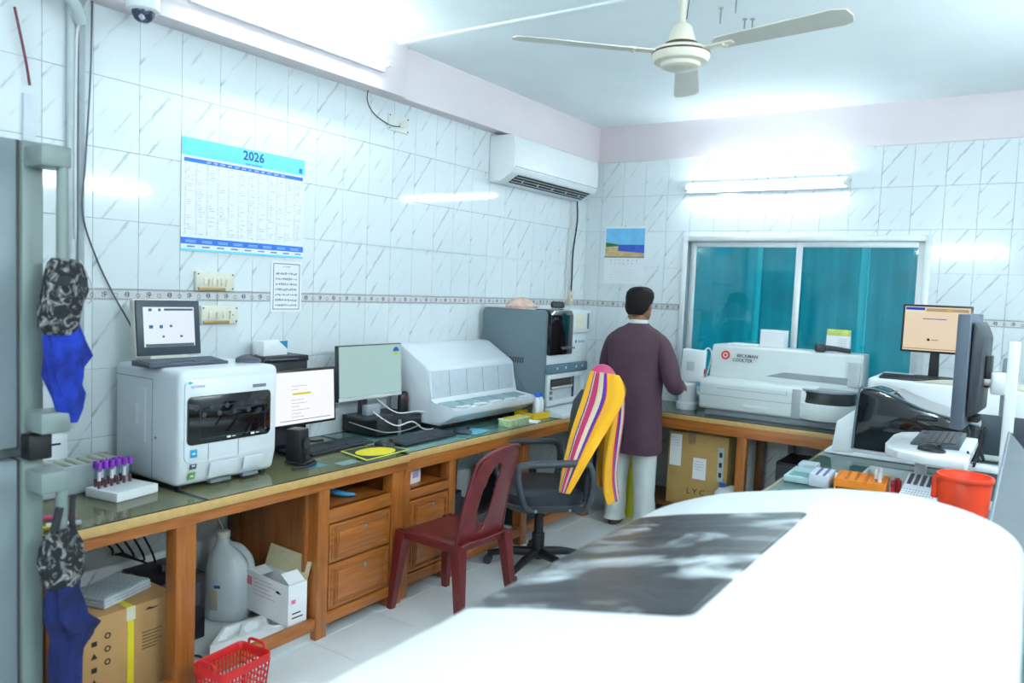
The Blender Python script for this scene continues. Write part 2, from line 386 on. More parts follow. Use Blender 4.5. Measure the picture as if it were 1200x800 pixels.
# rest of the left wall (behind desks and beside the photographer): tiles too low or out of view to tell apart
rest = bx(-0.012, -0.001, 0.517, L, 0.0, lowz[2][0]); uv_planar(rest, 1, 2); P(WL, 'lower_tiling', rest, MT)
rest = bx(-0.012, -0.001, Y0, 2.138+ky0*TW, 0.0, 2.78); uv_planar(rest, 1, 2); P(WL, 'side_tiling', rest, MT)
TB = 0.201; xs0 = 2.757 - 13*TB
tb = tile_mesh_b(TB, TH); tbb = tile_mesh_b(TB, 0.048)
xs = [xs0+TB*k for k in range(0, 22)]
if xs0 > 0: xs = [xs0-TB] + xs
for x in xs:
    xa, xb = max(x, 0.0), min(x+TB, XR)
    if xb-xa < 0.02: continue
    full = abs((xb-xa)-TB) < 1e-4
    for (z, h) in rowsz + lowz[:3]:
        # cut tiles round the window opening
        spans = [(xa, xb, z, z+h)]
        if z < WZ1 and z+h > WZ0 and xb > WX0 and xa < WX1:
            spans = []
            if xa < WX0-0.01: spans.append((xa, WX0, z, z+h))
            if xb > WX1+0.01: spans.append((WX1, xb, z, z+h))
            if z+h > WZ1+0.01: spans.append((max(xa, WX0), min(xb, WX1), WZ1, z+h))
        for (a, c, z0, z1) in spans:
            if full and c-a > TB-1e-4 and z1-z0 > h-1e-4: P(WB, 'wall_tile', tb, MT, (a, L, z0))
            else:
                me = tile_mesh_b(c-a, z1-z0)
                P(WB, 'wall_tile', me, MT, (a, L, z0))
    if not (xa >= WX0 and xb <= WX1):
        a, c = (xa, min(xb, WX0)) if xa < WX0 < xb else ((max(xa, WX1), xb) if xa < WX1 < xb else (xa, xb))
        P(WB, 'border_tile', tbb if c-a > TB-1e-4 else tile_mesh_b(c-a, 0.048), MBRD, (a, L, 1.539))
rest = bx(0, XR, L+0.001, L+0.012, 0.0, lowz[2][0]); uv_planar(rest, 0, 2); P(WB, 'lower_tiling', rest, MT)
# beams
S('trim_1', bx(-0.02, 0.098, 3.52, L+0.02, 2.768, HC+0.01, 0.004), PAINT)
S('trim_2', bx(-0.02, 0.125, Y0, 3.522, 2.768, HC+0.01, 0.004), PAINT)
S('trim_3', bx(0.09, XR, L-0.012, L+0.05, 2.772, HC+0.01, 0.003), PAINT)
S('trim_4', bx(0.1, XR, 3.43, 3.47, HC-0.012, HC+0.01, 0.006), CEIL)

# window: outer frame, two sliding sashes with tinted panes, curtain behind
WN = T('window_1', 'aluminium sliding window with teal tinted panes', 'window', (0, L, 0)); WN['kind'] = 'structure'
del WN['label']; del WN['category']
def rect_frame(x0, x1, z0, z1, t, y0, y1, b=0.003):
    return join(bx(x0, x0+t, y0, y1, z0, z1, b), bx(x1-t, x1, y0, y1, z0, z1, b), bx(x0+t, x1-t, y0, y1, z1-t, z1, b), bx(x0+t, x1-t, y0, y1, z0, z0+t, b))
P(WN, 'window_frame', rect_frame(WX0-0.02, WX1+0.02, WZ0-0.02, WZ1+0.02, 0.042, -0.018, 0.09), ALUM)
TEAL = GLASS('teal_glass', (108, 204, 212), 0.03, 1.5, 0.03)
for a, c, yy in ((WX0+0.03, 1.845, 0.05), (1.797, WX1-0.018, 0.018)):
    s_ = P(WN, 'sash', rect_frame(a, c, WZ0+0.02, WZ1-0.018, 0.047, yy, yy+0.024), ALUM)
    P(s_, 'pane', bx(a+0.045, c-0.045, yy+0.009, yy+0.014, WZ0+0.06, WZ1-0.06), TEAL)
P(WN, 'track', bx(WX0+0.012, WX0+0.03, 0.0, 0.05, WZ0+0.03, WZ1-0.03, 0.002), MGREY)
# curtain outside the glass, pleated
CUR = M('curtain_cloth', (170, 226, 228), 0.9, var=0.25, scale=5)
_nt = CUR.node_tree; _tr = _nt.nodes.new('ShaderNodeBsdfTranslucent'); _mx = _nt.nodes.new('ShaderNodeMixShader'); _mx.inputs[0].default_value = 0.5
_tr.inputs[0].default_value = lin((170, 226, 228)); _nt.links.new(_nt.nodes['Principled BSDF'].outputs[0], _mx.inputs[1]); _nt.links.new(_tr.outputs[0], _mx.inputs[2]); _nt.links.new(_mx.outputs[0], _nt.nodes['Material Output'].inputs[0])
GAPLIT = M('gap_light_cloth', (214, 244, 244), 0.9, var=0.05, scale=5)
for mt_, cw, tw in ((GAPLIT, (214, 244, 244), 0.6),):
    nt_2 = mt_.node_tree; tr2 = nt_2.nodes.new('ShaderNodeBsdfTranslucent'); mx2 = nt_2.nodes.new('ShaderNodeMixShader'); mx2.inputs[0].default_value = tw
    tr2.inputs[0].default_value = lin(cw); nt_2.links.new(nt_2.nodes['Principled BSDF'].outputs[0], mx2.inputs[1]); nt_2.links.new(tr2.outputs[0], mx2.inputs[2]); nt_2.links.new(mx2.outputs[0], nt_2.nodes['Material Output'].inputs[0])
def pleats(x0, x1, amp, k0):
    n = max(6, int((x1-x0)/0.018)); rows = []
    for i in range(7):
        z = 2.2-1.4*i/6
        rows.append([(x0+(x1-x0)*j/n, L+0.20+amp*math.sin((j+k0)*0.9+0.4*math.sin(j*0.23+i*0.15))+amp*0.7*math.sin((j+k0)*0.37), z) for j in range(n+1)])
    return sheet(rows, 0.002)
for x0, x1, lb in ((0.5, 1.44, 'pleated curtain behind the teal pane beside the landscape calendar'), (1.50, 2.22, 'pleated curtain behind the middle of the teal window'), (2.28, 3.2, 'pleated curtain behind the teal pane near the beige screen monitor')):
    O('window_curtain', pleats(x0, x1, 0.018, int(x0*40)), CUR, lb, 'curtain', group='curtains behind the window')
for x0, x1, lb in ((1.44, 1.50, 'added pale strip imitating the bright curtain gap above the white box'), (2.22, 2.28, 'added pale strip imitating the bright curtain gap above the barcode scanner')):
    O('gap_light_strip', pleats(x0, x1, 0.003, 0), GAPLIT, lb, 'curtain')  # added cloth, imitates the brighter light passing through the curtain gaps

# ================================================================== LIGHTS AND CEILING
def tube_light(label, loc, rz, power=1.0, length=1.2, two=False):
    """batten with its tube in front; local X along the tube, front faces -Y"""
    t = T('tube_light', label, 'light', loc, rz, None)
    P(t, 'housing', bx(-length/2-0.015, length/2+0.015, -0.035, 0.0, -0.04, 0.04, 0.006), WHITE)
    for s in (-1, 1): P(t, 'lamp_holder', bx(s*length/2-0.014, s*length/2+0.014, -0.085, -0.034, -0.018, 0.018, 0.005), WHITE)
    for k in ((-0.028, 0.028) if two else (0,)):
        P(t, 'tube', moved(cyl(0.0145, -length/2+0.014, length/2-0.014, 14), Tr(0, -0.062, k) @ Ry(PI/2)), EM('fluorescent_%d' % round(power*100), (236, 250, 255), TUBE_POWER*power))
    return t
tube_light('lit tube light mounted on the pink beam above the year calendar', (0.125, 2.69, 2.90), PI/2, 0.30)
tube_light('lit tube light mounted above the sliding window', (1.525, L, 2.525), 0, 0.26)
# rear lamp, plus two unseen side lamps added to brighten ceiling and foreground
tube_light('added unseen tube light on the plain side wall beside the dark hood analyser', (XR, 3.9, 2.5), -PI/2, 1.35)
tube_light('added unseen tube light on the plain side wall beside the white foreground analyser', (XR, 1.3, 2.5), -PI/2, 1.35)
tube_light('lit tube light on the wall behind the white foreground analyser', (2.3, Y0, 2.5), PI, 1.35)

IVORY = M('fan_ivory', (226, 220, 202), 0.35, var=0.03, scale=10)
fan = T('ceiling_fan', 'cream three blade ceiling fan with long down rod', 'fan', (2.07, 3.0, 2.62))
P(fan, 'motor_housing', lathe([(0, -0.05), (0.06, -0.05), (0.075, -0.043), (0.08, -0.03), (0.105, -0.025), (0.115, -0.005), (0.115, 0.02), (0.10, 0.028), (0, 0.028)], 32), IVORY)
P(fan, 'trim_ring', lathe([(0.1155, 0.004), (0.117, 0.008), (0.1155, 0.012)], 32), M('brown_trim', (96, 62, 48), 0.4))
P(fan, 'vent_ring', lathe([(0.0, 0.028), (0.068, 0.028), (0.072, 0.036), (0.068, 0.048), (0, 0.048)], 28), M('vent_brown', (74, 54, 40), 0.5))
P(fan, 'canopy', lathe([(0.058, 0.048), (0.055, 0.06), (0.038, 0.115), (0.026, 0.125), (0.013, 0.13), (0, 0.13)], 24), IVORY)
P(fan, 'down_rod', cyl(0.0125, 0.12, HC-2.62, 14), IVORY)
P(fan, 'ceiling_hook', lathe([(0.0, HC-2.62-0.06), (0.045, HC-2.62-0.05), (0.05, HC-2.62), (0, HC-2.62)], 20), IVORY)
BLD = M('fan_blade', (214, 211, 200), 0.4, var=0.03, scale=8)
def blade():
    pts = [(0.16, -0.035), (0.19, -0.062), (0.64, -0.064), (0.685, -0.045), (0.69, 0.0), (0.675, 0.045), (0.64, 0.056), (0.18, 0.03)]
    me = prism(pts, 'z', -0.002, 0.002, 0.0)
    return moved(me, Rx(math.radians(-9)))
bmesh_blade = blade(); arm_me = join(bx(0.09, 0.24, -0.022, 0.022, -0.002, 0.004, 0.001), cyl(0.006, -0.008, 0.008, 8, (0.2, 0.012, 0)), cyl(0.006, -0.008, 0.008, 8, (0.2, -0.012, 0)))
for px_, py_ in ((614, 41), (993, 14), (802, 103)):
    q = atz(px_, py_, 2.645 if py_ < 90 else 2.62); a = math.atan2(q.y-3.0, q.x-2.07)
    P(fan, 'blade', bmesh_blade, BLD, (0, 0, 0.012), (0, 0, a)); P(fan, 'blade_arm', arm_me, IVORY, (0, 0, 0.010), (0, 0, a))
wire = P(fan, 'wire', tube([(0.02, -0.02, 0.42), (0.05, -0.03, 0.33), (0.035, -0.02, 0.25), (0.02, -0.01, 0.14)], 0.0022, 6), CABLE)
for k, (a, b) in enumerate(((845, 9), (863, -4), (873, 22), (882, 22))):
    q = atz(a, b, HC); 
    O('ceiling_hook_bolt', join(cyl(0.0045, -0.075 if k < 2 else -0.05, 0, 8), cyl(0.012, -0.006, 0, 10)), METAL, 'thin steel bolt sticking down from ceiling beside the fan', 'bolt', q, 0, 'bolts hanging from the ceiling by the fan')

# CCTV dome under the beam
q = atz(171, 1, 2.768); cc = T('dome_camera', 'white dome security camera under the pink beam', 'camera', (0.16, q.y+0.03, 2.80))
P(cc, 'base', lathe([(0, 0.0), (0.062, 0.0), (0.066, -0.012), (0.066, -0.05), (0.058, -0.056), (0, -0.056)], 28), WHITE)
P(cc, 'dome', lathe([(0.046, -0.054), (0.044, -0.07), (0.034, -0.088), (0.018, -0.098), (0, -0.10)], 24), M('dome_glass', (52, 60, 84), 0.08, var=0.3, scale=30))
P(cc, 'bracket', bx(-0.07, 0.03, -0.05, 0.05, 0.0, 0.04, 0.004), WHITE)
P(cc, 'lens', moved(cyl(0.012, 0, 0.01, 14), Tr(0.03, -0.02, -0.084) @ Rx(2.4)), M('lens_ring', (180, 184, 200), 0.2))

# ================================================================== LEFT WALL FITTINGS
def wall_l(y, z, x=0.0): return (x, y, z)
ac = T('air_conditioner', 'white split air conditioner high on the tiled wall', 'air conditioner', (0.0, 5.175, 2.42), PI/2)
wd = 0.625
prof = [(-0.002, 0.0), (-0.10, -0.0), (-0.20, 0.055), (-0.222, 0.09), (-0.225, 0.24), (-0.212, 0.315), (-0.19, 0.325), (-0.002, 0.325)]
P(ac, 'body', prism(prof, 'x', -wd, wd, 0.008), M('ac_white', (238, 242, 244), 0.3, var=0.015))
P(ac, 'outlet', prism([(-0.115, 0.004), (-0.196, 0.05), (-0.199, 0.046), (-0.118, 0.0)], 'x', -wd+0.09, wd-0.09), M('outlet_dark', (26, 28, 34), 0.6))
for k in range(3):
    f = 0.2+0.3*k
    P(ac, 'louver', moved(bx(-wd+0.09, wd-0.09, -0.008, 0.008, -0.0015, 0.0015, 0.001), Tr(0, -0.115-0.083*f, 0.001+0.046*f) @ Rx(0.35)), WHITE)
for k in range(5):
    P(ac, 'vane', bx(-0.002, 0.002, -0.012, 0.012, -0.02, 0.0), M('ac_vane', (190, 196, 200), 0.5), (-0.42+0.21*k, -0.155, 0.03), (-0.5, 0, 0))
P(ac, 'front_seam', bx(-wd+0.01, wd-0.01, -0.2265, -0.22, 0.098, 0.1005), MGREY)
for a, r, m, lb in (((0.03, 5.72), 0.008, CABLEW, 'white air conditioner drain pipe running down the corner'), ((0.03, 5.80), 0.007, CABLE, 'black air conditioner cable running down the corner')):
    x, y = a
    O('air_conditioner_hose', tube([(x, y, 2.43), (x+0.004, y+0.01, 2.25), (x-0.01, y-0.012, 2.0), (x-0.006, y-0.02, 1.75), (x, y-0.03, 1.60)], r, 8), m, lb, 'hose')
O('socket_box', join(bx(0, 0.035, -0.025, 0.025, -0.06, 0.06, 0.004), bx(0.03, 0.05, -0.012, 0.012, -0.03, 0.0, 0.003)), M('socket_ivory', (222, 218, 196), 0.5), 'ivory plug socket at the end of the corner cables', 'socket', (0.0, 5.78, 1.60))

# year planner
BLU = M('planner_cyan', (120, 222, 250), 0.6, var=0.06, scale=6); BL2 = M('planner_blue', (52, 120, 220), 0.6, var=0.06); NAVY = M('planner_navy', (40, 88, 150), 0.6)
yp = T('year_calendar', 'large white year planner with blue header reading 2026', 'calendar', (0.003, 2.50, 1.775), PI/2)
P(yp, 'sheet', bx(-0.363, 0.363, -0.002, 0.0, 0, 0.525), PAPER)
P(yp, 'header', bx(-0.363, 0.363, -0.0026, -0.002, 0.443, 0.525), BLU)
P(yp, 'month_bar', bx(-0.35, 0.352, -0.0028, -0.002, 0.414, 0.432), BL2)
P(yp, 'footer_bar', bx(-0.363, 0.363, -0.0028, -0.002, 0.032, 0.062), BL2)
P(yp, 'footer_line', bx(-0.363, 0.363, -0.0026, -0.002, 0.0, 0.010), BLU)
P(yp, 'year_text', moved(text_mesh('2026', 0.064, bold=0.0012), Tr(0.035, -0.003, 0.490) @ UPRIGHT), NAVY)
P(yp, 'title_text', moved(text_mesh('YEAR CALENDAR', 0.013), Tr(0.035, -0.003, 0.450) @ UPRIGHT), NAVY)
P(yp, 'month_text', moved(text_mesh('JAN    FEB    MAR    APR    MAY    JUN    JUL    AUG    SEP    OCT    NOV    DEC', 0.0135), Tr(0.0, -0.0032, 0.423) @ UPRIGHT), PAPER)
GRN = M('planner_grid', (224, 224, 232), 0.7, var=0.2, scale=40); TXTG = M('planner_print', (214, 214, 222), 0.7, var=0.3, scale=60); TXTR = M('planner_red_print', (232, 216, 220), 0.7, var=0.2)
gl = [bx(-0.35+0.0585*k-0.0006, -0.35+0.0585*k+0.0006, -0.0024, -0.002, 0.075, 0.41) for k in range(13)] + [bx(-0.35, 0.352, -0.0024, -0.002, 0.075+0.0105*k, 0.0755+0.0105*k) for k in range(33)]
P(yp, 'grid_lines', join(*gl), GRN)
rng = random.Random(3); d1 = []; d2 = []
for c in range(12):
    for r in range(32):
        x0 = -0.345+0.0585*c; z = 0.078+0.0105*r
        (d2 if rng.random() < 0.2 else d1).append(bx(x0, x0+0.006, -0.0025, -0.002, z, z+0.006))
        if rng.random() < 0.5: (d1 if rng.random() < 0.8 else d2).append(bx(x0+0.012, x0+0.012+rng.uniform(0.012, 0.036), -0.0025, -0.002, z+0.001, z+0.005))
P(yp, 'date_print', join(*d1), TXTG, kind='stuff'); P(yp, 'holiday_print', join(*d2), TXTR, kind='stuff')
ft = [bx(-0.34+0.088*k, -0.34+0.088*k+0.055, -0.0031, -0.002, 0.040+0.007*j, 0.043+0.007*j) for k in range(8) for j in range(2)]
P(yp, 'footer_print', join(*ft), M('pale_blue_print', (170, 204, 240), 0.7), kind='stuff')
P(yp, 'emblem', bx(0.325, 0.347, -0.003, -0.002, 0.452, 0.478), BL2)
P(yp, 'logo_print', join(*[bx(-0.33+0.08*k, -0.33+0.08*k+0.04, -0.0026, -0.002, 0.017, 0.024) for k in range(9)]), M('logo_blue_print', (116, 150, 196), 0.7, var=0.3), kind='stuff')
# small framed notice
nt_ = T('notice_sheet', 'white notice sheet printed with rows of script below the planner', 'notice', (0.003, 2.758, 1.486), PI/2)
P(nt_, 'sheet', bx(-0.103, 0.103, -0.002, 0, 0, 0.268), PAPER)
P(nt_, 'border_line', rect_frame(-0.088, 0.088, 0.012, 0.256, 0.004, -0.0026, -0.002, 0), MGREY)
P(nt_, 'title_text', bx(-0.03, 0.03, -0.0026, -0.002, 0.236, 0.242), TXTG)
ln = []
for r in range(7):
    for j in range(12):
        x0 = -0.072+0.012*j; zz = 0.03+0.028*r
        ln.append(bx(x0, x0+rng.uniform(0.006, 0.012), -0.0026, -0.002, zz+rng.uniform(-0.003, 0.002), zz+rng.uniform(0.006, 0.012)))
P(nt_, 'script_lines', join(*ln), M('script_print', (160, 166, 172), 0.7), kind='stuff')
# switch boards
def switchboard(label, y0, y1, z0, z1, n):
    t = T('switch_board', label, 'switch', (0.0, (y0+y1)/2, z0), PI/2); hw = (y1-y0)/2; h = z1-z0
    P(t, 'plate', bx(-hw, hw, -0.022, 0, 0, h, 0.003), CREAM)
    P(t, 'base_strip', bx(-hw+0.01, hw-0.05, -0.026, -0.02, 0.0, 0.016, 0.002), M('brass_strip', (178, 150, 96), 0.4, 0.5))
    for k in range(n): P(t, 'switch', bx(-0.006, 0.006, -0.03, -0.02, 0, 0.034, 0.002), M('switch_cream', (232, 226, 206), 0.4), (-hw+0.045+(2*hw-0.09)*k/(n-1), 0, 0.026), (0.12 if k % 2 else -0.12, 0, 0))
    for sx in (-1, 1):
        for sz in (0.012, h-0.012): P(t, 'screw', moved(cyl(0.0035, 0, 0.004, 8), Tr(sx*(hw-0.010), -0.022, sz) @ Rx(PI/2)), DGREY)
    return t
switchboard('cream switch board just above the patterned border', 2.21, 2.42, 1.588, 1.68, 6)
s2 = switchboard('cream switch board just below the patterned border', 2.24, 2.445, 1.428, 1.517, 4)
P(s2, 'socket_holes', join(*[moved(cyl(0.0045, 0, 0.002, 8), Tr(0.055+0.014*(k % 2), -0.0225, 0.03+0.014*k) @ Rx(PI/2)) for k in range(3)]), BLACK)
ot = T('ceiling_rose_plate', 'clear wall plate with a switch high up by the beam', 'switch', (0.0, 3.585, 2.588), PI/2)
P(ot, 'plate', bx(-0.09, 0.09, -0.012, 0, 0, 0.1, 0.003), M('plate_pale', (224, 230, 226), 0.3))
P(ot, 'switch', bx(0.0, 0.035, -0.024, -0.01, 0.03, 0.055, 0.004), M('switch_cream', (232, 226, 206), 0.4))
for sx in (-0.08, 0.08):
    for sz in (0.012, 0.088): P(ot, 'screw', moved(cyl(0.004, 0, 0.004, 8), Tr(sx, -0.012, sz) @ Rx(PI/2)), DGREY)
O('lamp_wire', tube([(0.10, 3.27, 2.84), (0.02, 3.30, 2.74), (0.012, 3.36, 2.66), (0.014, 3.50, 2.615), (0.02, 3.60, 2.622)], 0.003, 6), CABLE, 'thin dark wire from the beam tube light to the wall plate', 'wire')
# conduit pipe and loose wires by the fridge
O('conduit_pipe', tube([(0.022, 1.632, 3.05), (0.022, 1.632, 1.0)], 0.016, 12, 1), M('conduit', (196, 206, 210), 0.45), 'pale vertical conduit pipe on the tiled wall by the fridge', 'pipe')
O('conduit_trunking', bx(0.0, 0.02, 1.665, 1.69, 1.2, 3.05, 0.003), M('trunk_grey', (168, 180, 186), 0.5), 'narrow grey trunking beside the vertical conduit pipe', 'pipe')
O('ceiling_conduit', tube([(0.15, 0.5, 2.75), (0.15, 1.3, 2.735), (0.13, 1.56, 2.72), (0.06, 1.65, 2.66)], 0.022, 12), M('conduit', (196, 206, 210), 0.45), 'thick conduit bending along the beam above the fridge', 'pipe')
q1 = [atx(108, 0, 0.02), atx(106, 90, 0.03), atx(100, 190, 0.03), atx(97, 250, 0.03), atx(112, 300, 0.015), atx(133, 345, 0.02), atx(155, 385, 0.06), Vector((0.14, 1.86, 1.32))]
O('grey_wire', tube([tuple(q) for q in q1], 0.004, 6), M('wire_grey', (96, 104, 112), 0.5), 'long grey wire hanging from the ceiling to the tablet screen', 'wire')
q1 = [atx(106, -4, 0.05), atx(92, 30, 0.05), atx(89, 90, 0.045), atx(88, 280, 0.045)]
O('white_wire', tube([tuple(q) for q in q1], 0.005, 6), CABLEW, 'white wire clipped along the vertical conduit pipe', 'wire')
q1 = [atx(17, 8, 0.03), atx(25, 45, 0.025), atx(31, 75, 0.025), atx(35, 100, 0.02)]
O('red_wire', tube([tuple(q) for q in q1], 0.005, 6), M('wire_red', (120, 46, 62), 0.5), 'dark red twisted wire dangling on the wall above the fridge', 'wire')
q1 = atx(34, 128, 0.012)
O('wire_cover', bx(0, 0.02, -0.022, 0.022, -0.15, 0.06, 0.004), WHITE2, 'short white wire cover on the tiles above the fridge', 'cover', (0, q1.y, q1.z))
q1 = [atx(94, 305, 0.05), atx(98, 312, 0.05), atx(103, 322, 0.04), atx(110, 345, 0.03), atx(104, 356, 0.02)]
O('loop_wire', tube([tuple(q) for q in q1], 0.003, 6), CABLEW, 'looped pale wire on the tiles behind the fridge handle', 'wire')

# landscape wall calendar on the back wall
wc = T('wall_calendar', 'hanging wall calendar with a blue sea and beach photograph', 'calendar', (0.382, L-0.003, 1.74), 0)
P(wc, 'sheet', bx(-0.187, 0.187, -0.004, 0, 0, 0.49), PAPER)
def flat(x0, x1, z0, z1, y=-0.0048): return bx(x0, x1, y, -0.004, z0, z1)
P(wc, 'sky_print', flat(-0.18, 0.184, 0.33, 0.47), M('print_sky', (120, 196, 240), 0.5, var=0.15, scale=9))
P(wc, 'sea_print', prism([(-0.06, 0.28), (0.184, 0.262), (0.184, 0.332), (-0.06, 0.332)], 'y', -0.005, -0.004), M('print_sea', (56, 92, 196), 0.5, var=0.2, scale=40))
P(wc, 'beach_print', prism([(-0.18, 0.232), (0.184, 0.232), (0.184, 0.262), (0.02, 0.282), (-0.06, 0.312), (-0.18, 0.312)], 'y', -0.0049, -0.004), M('print_sand', (206, 176, 126), 0.5, var=0.2, scale=30))
P(wc, 'headland_print', prism([(-0.18, 0.312), (-0.05, 0.318), (-0.05, 0.332), (-0.11, 0.342), (-0.18, 0.352)], 'y', -0.0051, -0.004), M('print_green', (60, 120, 60), 0.5, var=0.3, scale=50))
P(wc, 'binding', bx(-0.187, 0.187, -0.007, -0.003, 0.222, 0.232), MGREY)
P(wc, 'date_print', join(*[flat(-0.13+0.04*c, -0.13+0.04*c+0.016, 0.196-0.028*r, 0.206-0.028*r) for c in range(7) for r in range(2)]), TXTG, kind='stuff')
P(wc, 'note_print', join(*[flat(-0.14, 0.14, 0.03+0.022*r, 0.032+0.022*r) for r in range(5)]), GRN)
P(wc, 'hanger', moved(cyl(0.004, 0, 0.015, 8), Tr(0, 0, 0.488) @ Rx(PI/2)), METAL)
q = aty(887, 199, L)
O('lamp_cable_loop', tube([(q.x-0.09, L-0.015, 2.56), (q.x-0.05, L-0.012, 2.62), (q.x, L-0.012, 2.64), (q.x+0.05, L-0.012, 2.61), (q.x+0.06, L-0.02, 2.565)], 0.004, 6), CABLEW, 'white cable loop above the window tube light', 'wire')

# ================================================================== DESKS
GTOP = GLASS('desk_glass', (238, 244, 240), 0.02, 1.52)
GEDGE = M('glass_edge', (18, 40, 40), 0.2)
LAMI = M('desk_laminate', (150, 134, 100), 0.5, var=0.12, scale=5)
LAMB = M('under_glass_sheet', (150, 190, 196), 0.55, var=0.3, scale=7)
DESKZ = 0.787
def glass_top(par, x0, x1, y0, y1, z=0.781):
    g = P(par, 'glass_top', bx(x0, x1, y0, y1, z, z+0.006), GTOP)
    P(g, 'glass_edge', rect_frame_h(x0-0.0015, x1+0.0015, y0-0.0015, y1+0.0015, 0.003, z-0.0005, z+0.0062), GEDGE)
    return g
def rect_frame_h(x0, x1, y0, y1, t, z0, z1):
    return join(bx(x0, x0+t, y0, y1, z0, z1), bx(x1-t, x1, y0, y1, z0, z1), bx(x0+t, x1-t, y0, y0+t, z0, z1), bx(x0+t, x1-t, y1-t, y1, z0, z1))
def drawer(par, y0, y1, z0, z1, x=0.683):
    """carved drawer front facing +X with a lock"""
    d = P(par, 'drawer', join(bx(x-0.02, x+0.004, y0, y1, z0, z1, 0.003), bx(x+0.002, x+0.010, y0+0.012, y1-0.012, z0+0.012, z1-0.012, 0.003), bx(x+0.006, x+0.014, y0+0.05, y1-0.05, z0+0.036, z1-0.036, 0.003)), WOODH)
    gr = []
    for k in (0.024, 0.036):
        gr += [bx(x+0.009, x+0.016, y0+k, y1-k, z1-k*0.75-0.004, z1-k*0.75, 0.001, 1), bx(x+0.009, x+0.016, y0+k, y1-k, z0+k*0.75, z0+k*0.75+0.004, 0.001, 1), bx(x+0.009, x+0.016, y0+k, y0+k+0.004, z0+k*0.75, z1-k*0.75, 0.001, 1), bx(x+0.009, x+0.016, y1-k-0.004, y1-k, z0+k*0.75, z1-k*0.75, 0.001, 1)]
    P(d, 'moulding', join(*gr), WOODH)
    P(d, 'lock', moved(cyl(0.011, 0, 0.008, 14, b=0.002), Tr(x+0.012, (y0+y1)/2+0.02, z1-0.05) @ Ry(PI/2)), METAL)
    return d
def desk_leg(par, y0, y1, x0=0.62, x1=0.69, z0=0.0, z1=0.71): return P(par, 'leg', bx(x0, x1, y0, y1, z0, z1, 0.004), WOODV)
dk = T('lab_desk', 'long brown wooden desk under the white analyser with two carved drawers', 'desk', (0, 0, 0))
P(dk, 'tabletop', bx(0.02, 0.698, 1.215, 2.994, 0.752, 0.780, 0.003), LAMI)
P(dk, 'edge_band', bx(0.696, 0.712, 1.215, 2.994, 0.748, 0.784, 0.004), WEDGE)
P(dk, 'apron', bx(0.66, 0.697, 1.215, 2.994, 0.702, 0.75, 0.003), WOODH)
for a, c in ((1.225, 1.285), (1.695, 1.78), (2.40, 2.467), (2.89, 2.975)): desk_leg(dk, a, c)
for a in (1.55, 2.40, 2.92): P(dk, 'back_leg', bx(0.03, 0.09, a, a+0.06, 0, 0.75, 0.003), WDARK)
P(dk, 'partition', bx(0.05, 0.63, 2.43, 2.45, 0.1, 0.75), WOODV); P(dk, 'partition', bx(0.05, 0.63, 2.93, 2.95, 0.1, 0.75), WOODV)
P(dk, 'stile', bx(0.60, 0.625, 2.384, 2.42, 0.1, 0.75, 0.003), WOODV)
P(dk, 'shelf', bx(0.05, 0.672, 2.467, 2.89, 0.585, 0.60, 0.002), WOODX)
P(dk, 'rail', bx(0.65, 0.685, 2.467, 2.89, 0.535, 0.60, 0.003), WOODH)
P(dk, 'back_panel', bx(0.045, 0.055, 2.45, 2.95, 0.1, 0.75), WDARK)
drawer(dk, 2.475, 2.882, 0.345, 0.525); drawer(dk, 2.475, 2.882, 0.122, 0.335)
P(dk, 'bottom_rail', bx(0.64, 0.688, 2.467, 2.89, 0.058, 0.112, 0.003), WOODH)
P(dk, 'front_rail', bx(0.655, 0.686, 1.285, 2.40, 0.05, 0.105, 0.003), WOODH)
P(dk, 'plinth_board', bx(0.03, 0.655, 1.285, 2.40, 0.0, 0.045), M('plinth_white', (206, 212, 212), 0.4, var=0.06, scale=5))
glass_top(dk, 0.03, 0.703, 1.22, 1.815); glass_top(dk, 0.03, 0.703, 1.823, 2.992)
pc_ = [(0.53, 2.50, 0.12, 0.09, (120, 200, 235)), (0.60, 2.66, 0.12, 0.07, (200, 224, 226))]
for i, (x, y, a, b, c) in enumerate(pc_): P(dk, 'paper_slip', bx(x-b/2, x+b/2, y-a/2, y+a/2, 0.7802, 0.7806), M('slip_%d' % i, c, 0.6))
# second desk
d2_ = T('lab_desk', 'brown wooden desk standing under the white tray analyser', 'desk', (0, 0, 0))
P(d2_, 'tabletop', bx(0.02, 0.672, 3.0, 5.42, 0.752, 0.780, 0.003), LAMB)
P(d2_, 'edge_band', bx(0.67, 0.686, 3.0, 5.42, 0.748, 0.784, 0.004), WEDGE)
P(d2_, 'apron', bx(0.635, 0.675, 3.0, 5.42, 0.685, 0.75, 0.003), WOODH)
for a, c in ((3.0, 3.052), (3.38, 3.44), (4.14, 4.21), (5.0, 5.07)): desk_leg(d2_, a, c, 0.60, 0.668)
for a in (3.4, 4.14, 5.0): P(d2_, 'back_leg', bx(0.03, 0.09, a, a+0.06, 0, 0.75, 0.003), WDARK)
P(d2_, 'partition', bx(0.05, 0.61, 3.40, 3.42, 0.1, 0.75), WOODV)
P(d2_, 'shelf', bx(0.05, 0.655, 3.05, 3.38, 0.56, 0.575, 0.002), WOODX); P(d2_, 'rail', bx(0.63, 0.665, 3.05, 3.38, 0.525, 0.575, 0.003), WOODH)
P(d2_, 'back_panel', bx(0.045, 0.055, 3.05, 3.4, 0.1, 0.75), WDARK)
drawer(d2_, 3.055, 3.375, 0.335, 0.515, 0.662); drawer(d2_, 3.055, 3.375, 0.13, 0.325, 0.662)
P(d2_, 'bottom_rail', bx(0.62, 0.664, 3.05, 5.0, 0.06, 0.12, 0.003), WOODH)
glass_top(d2_, 0.03, 0.677, 3.002, 4.30); glass_top(d2_, 0.03, 0.677, 4.308, 5.415)
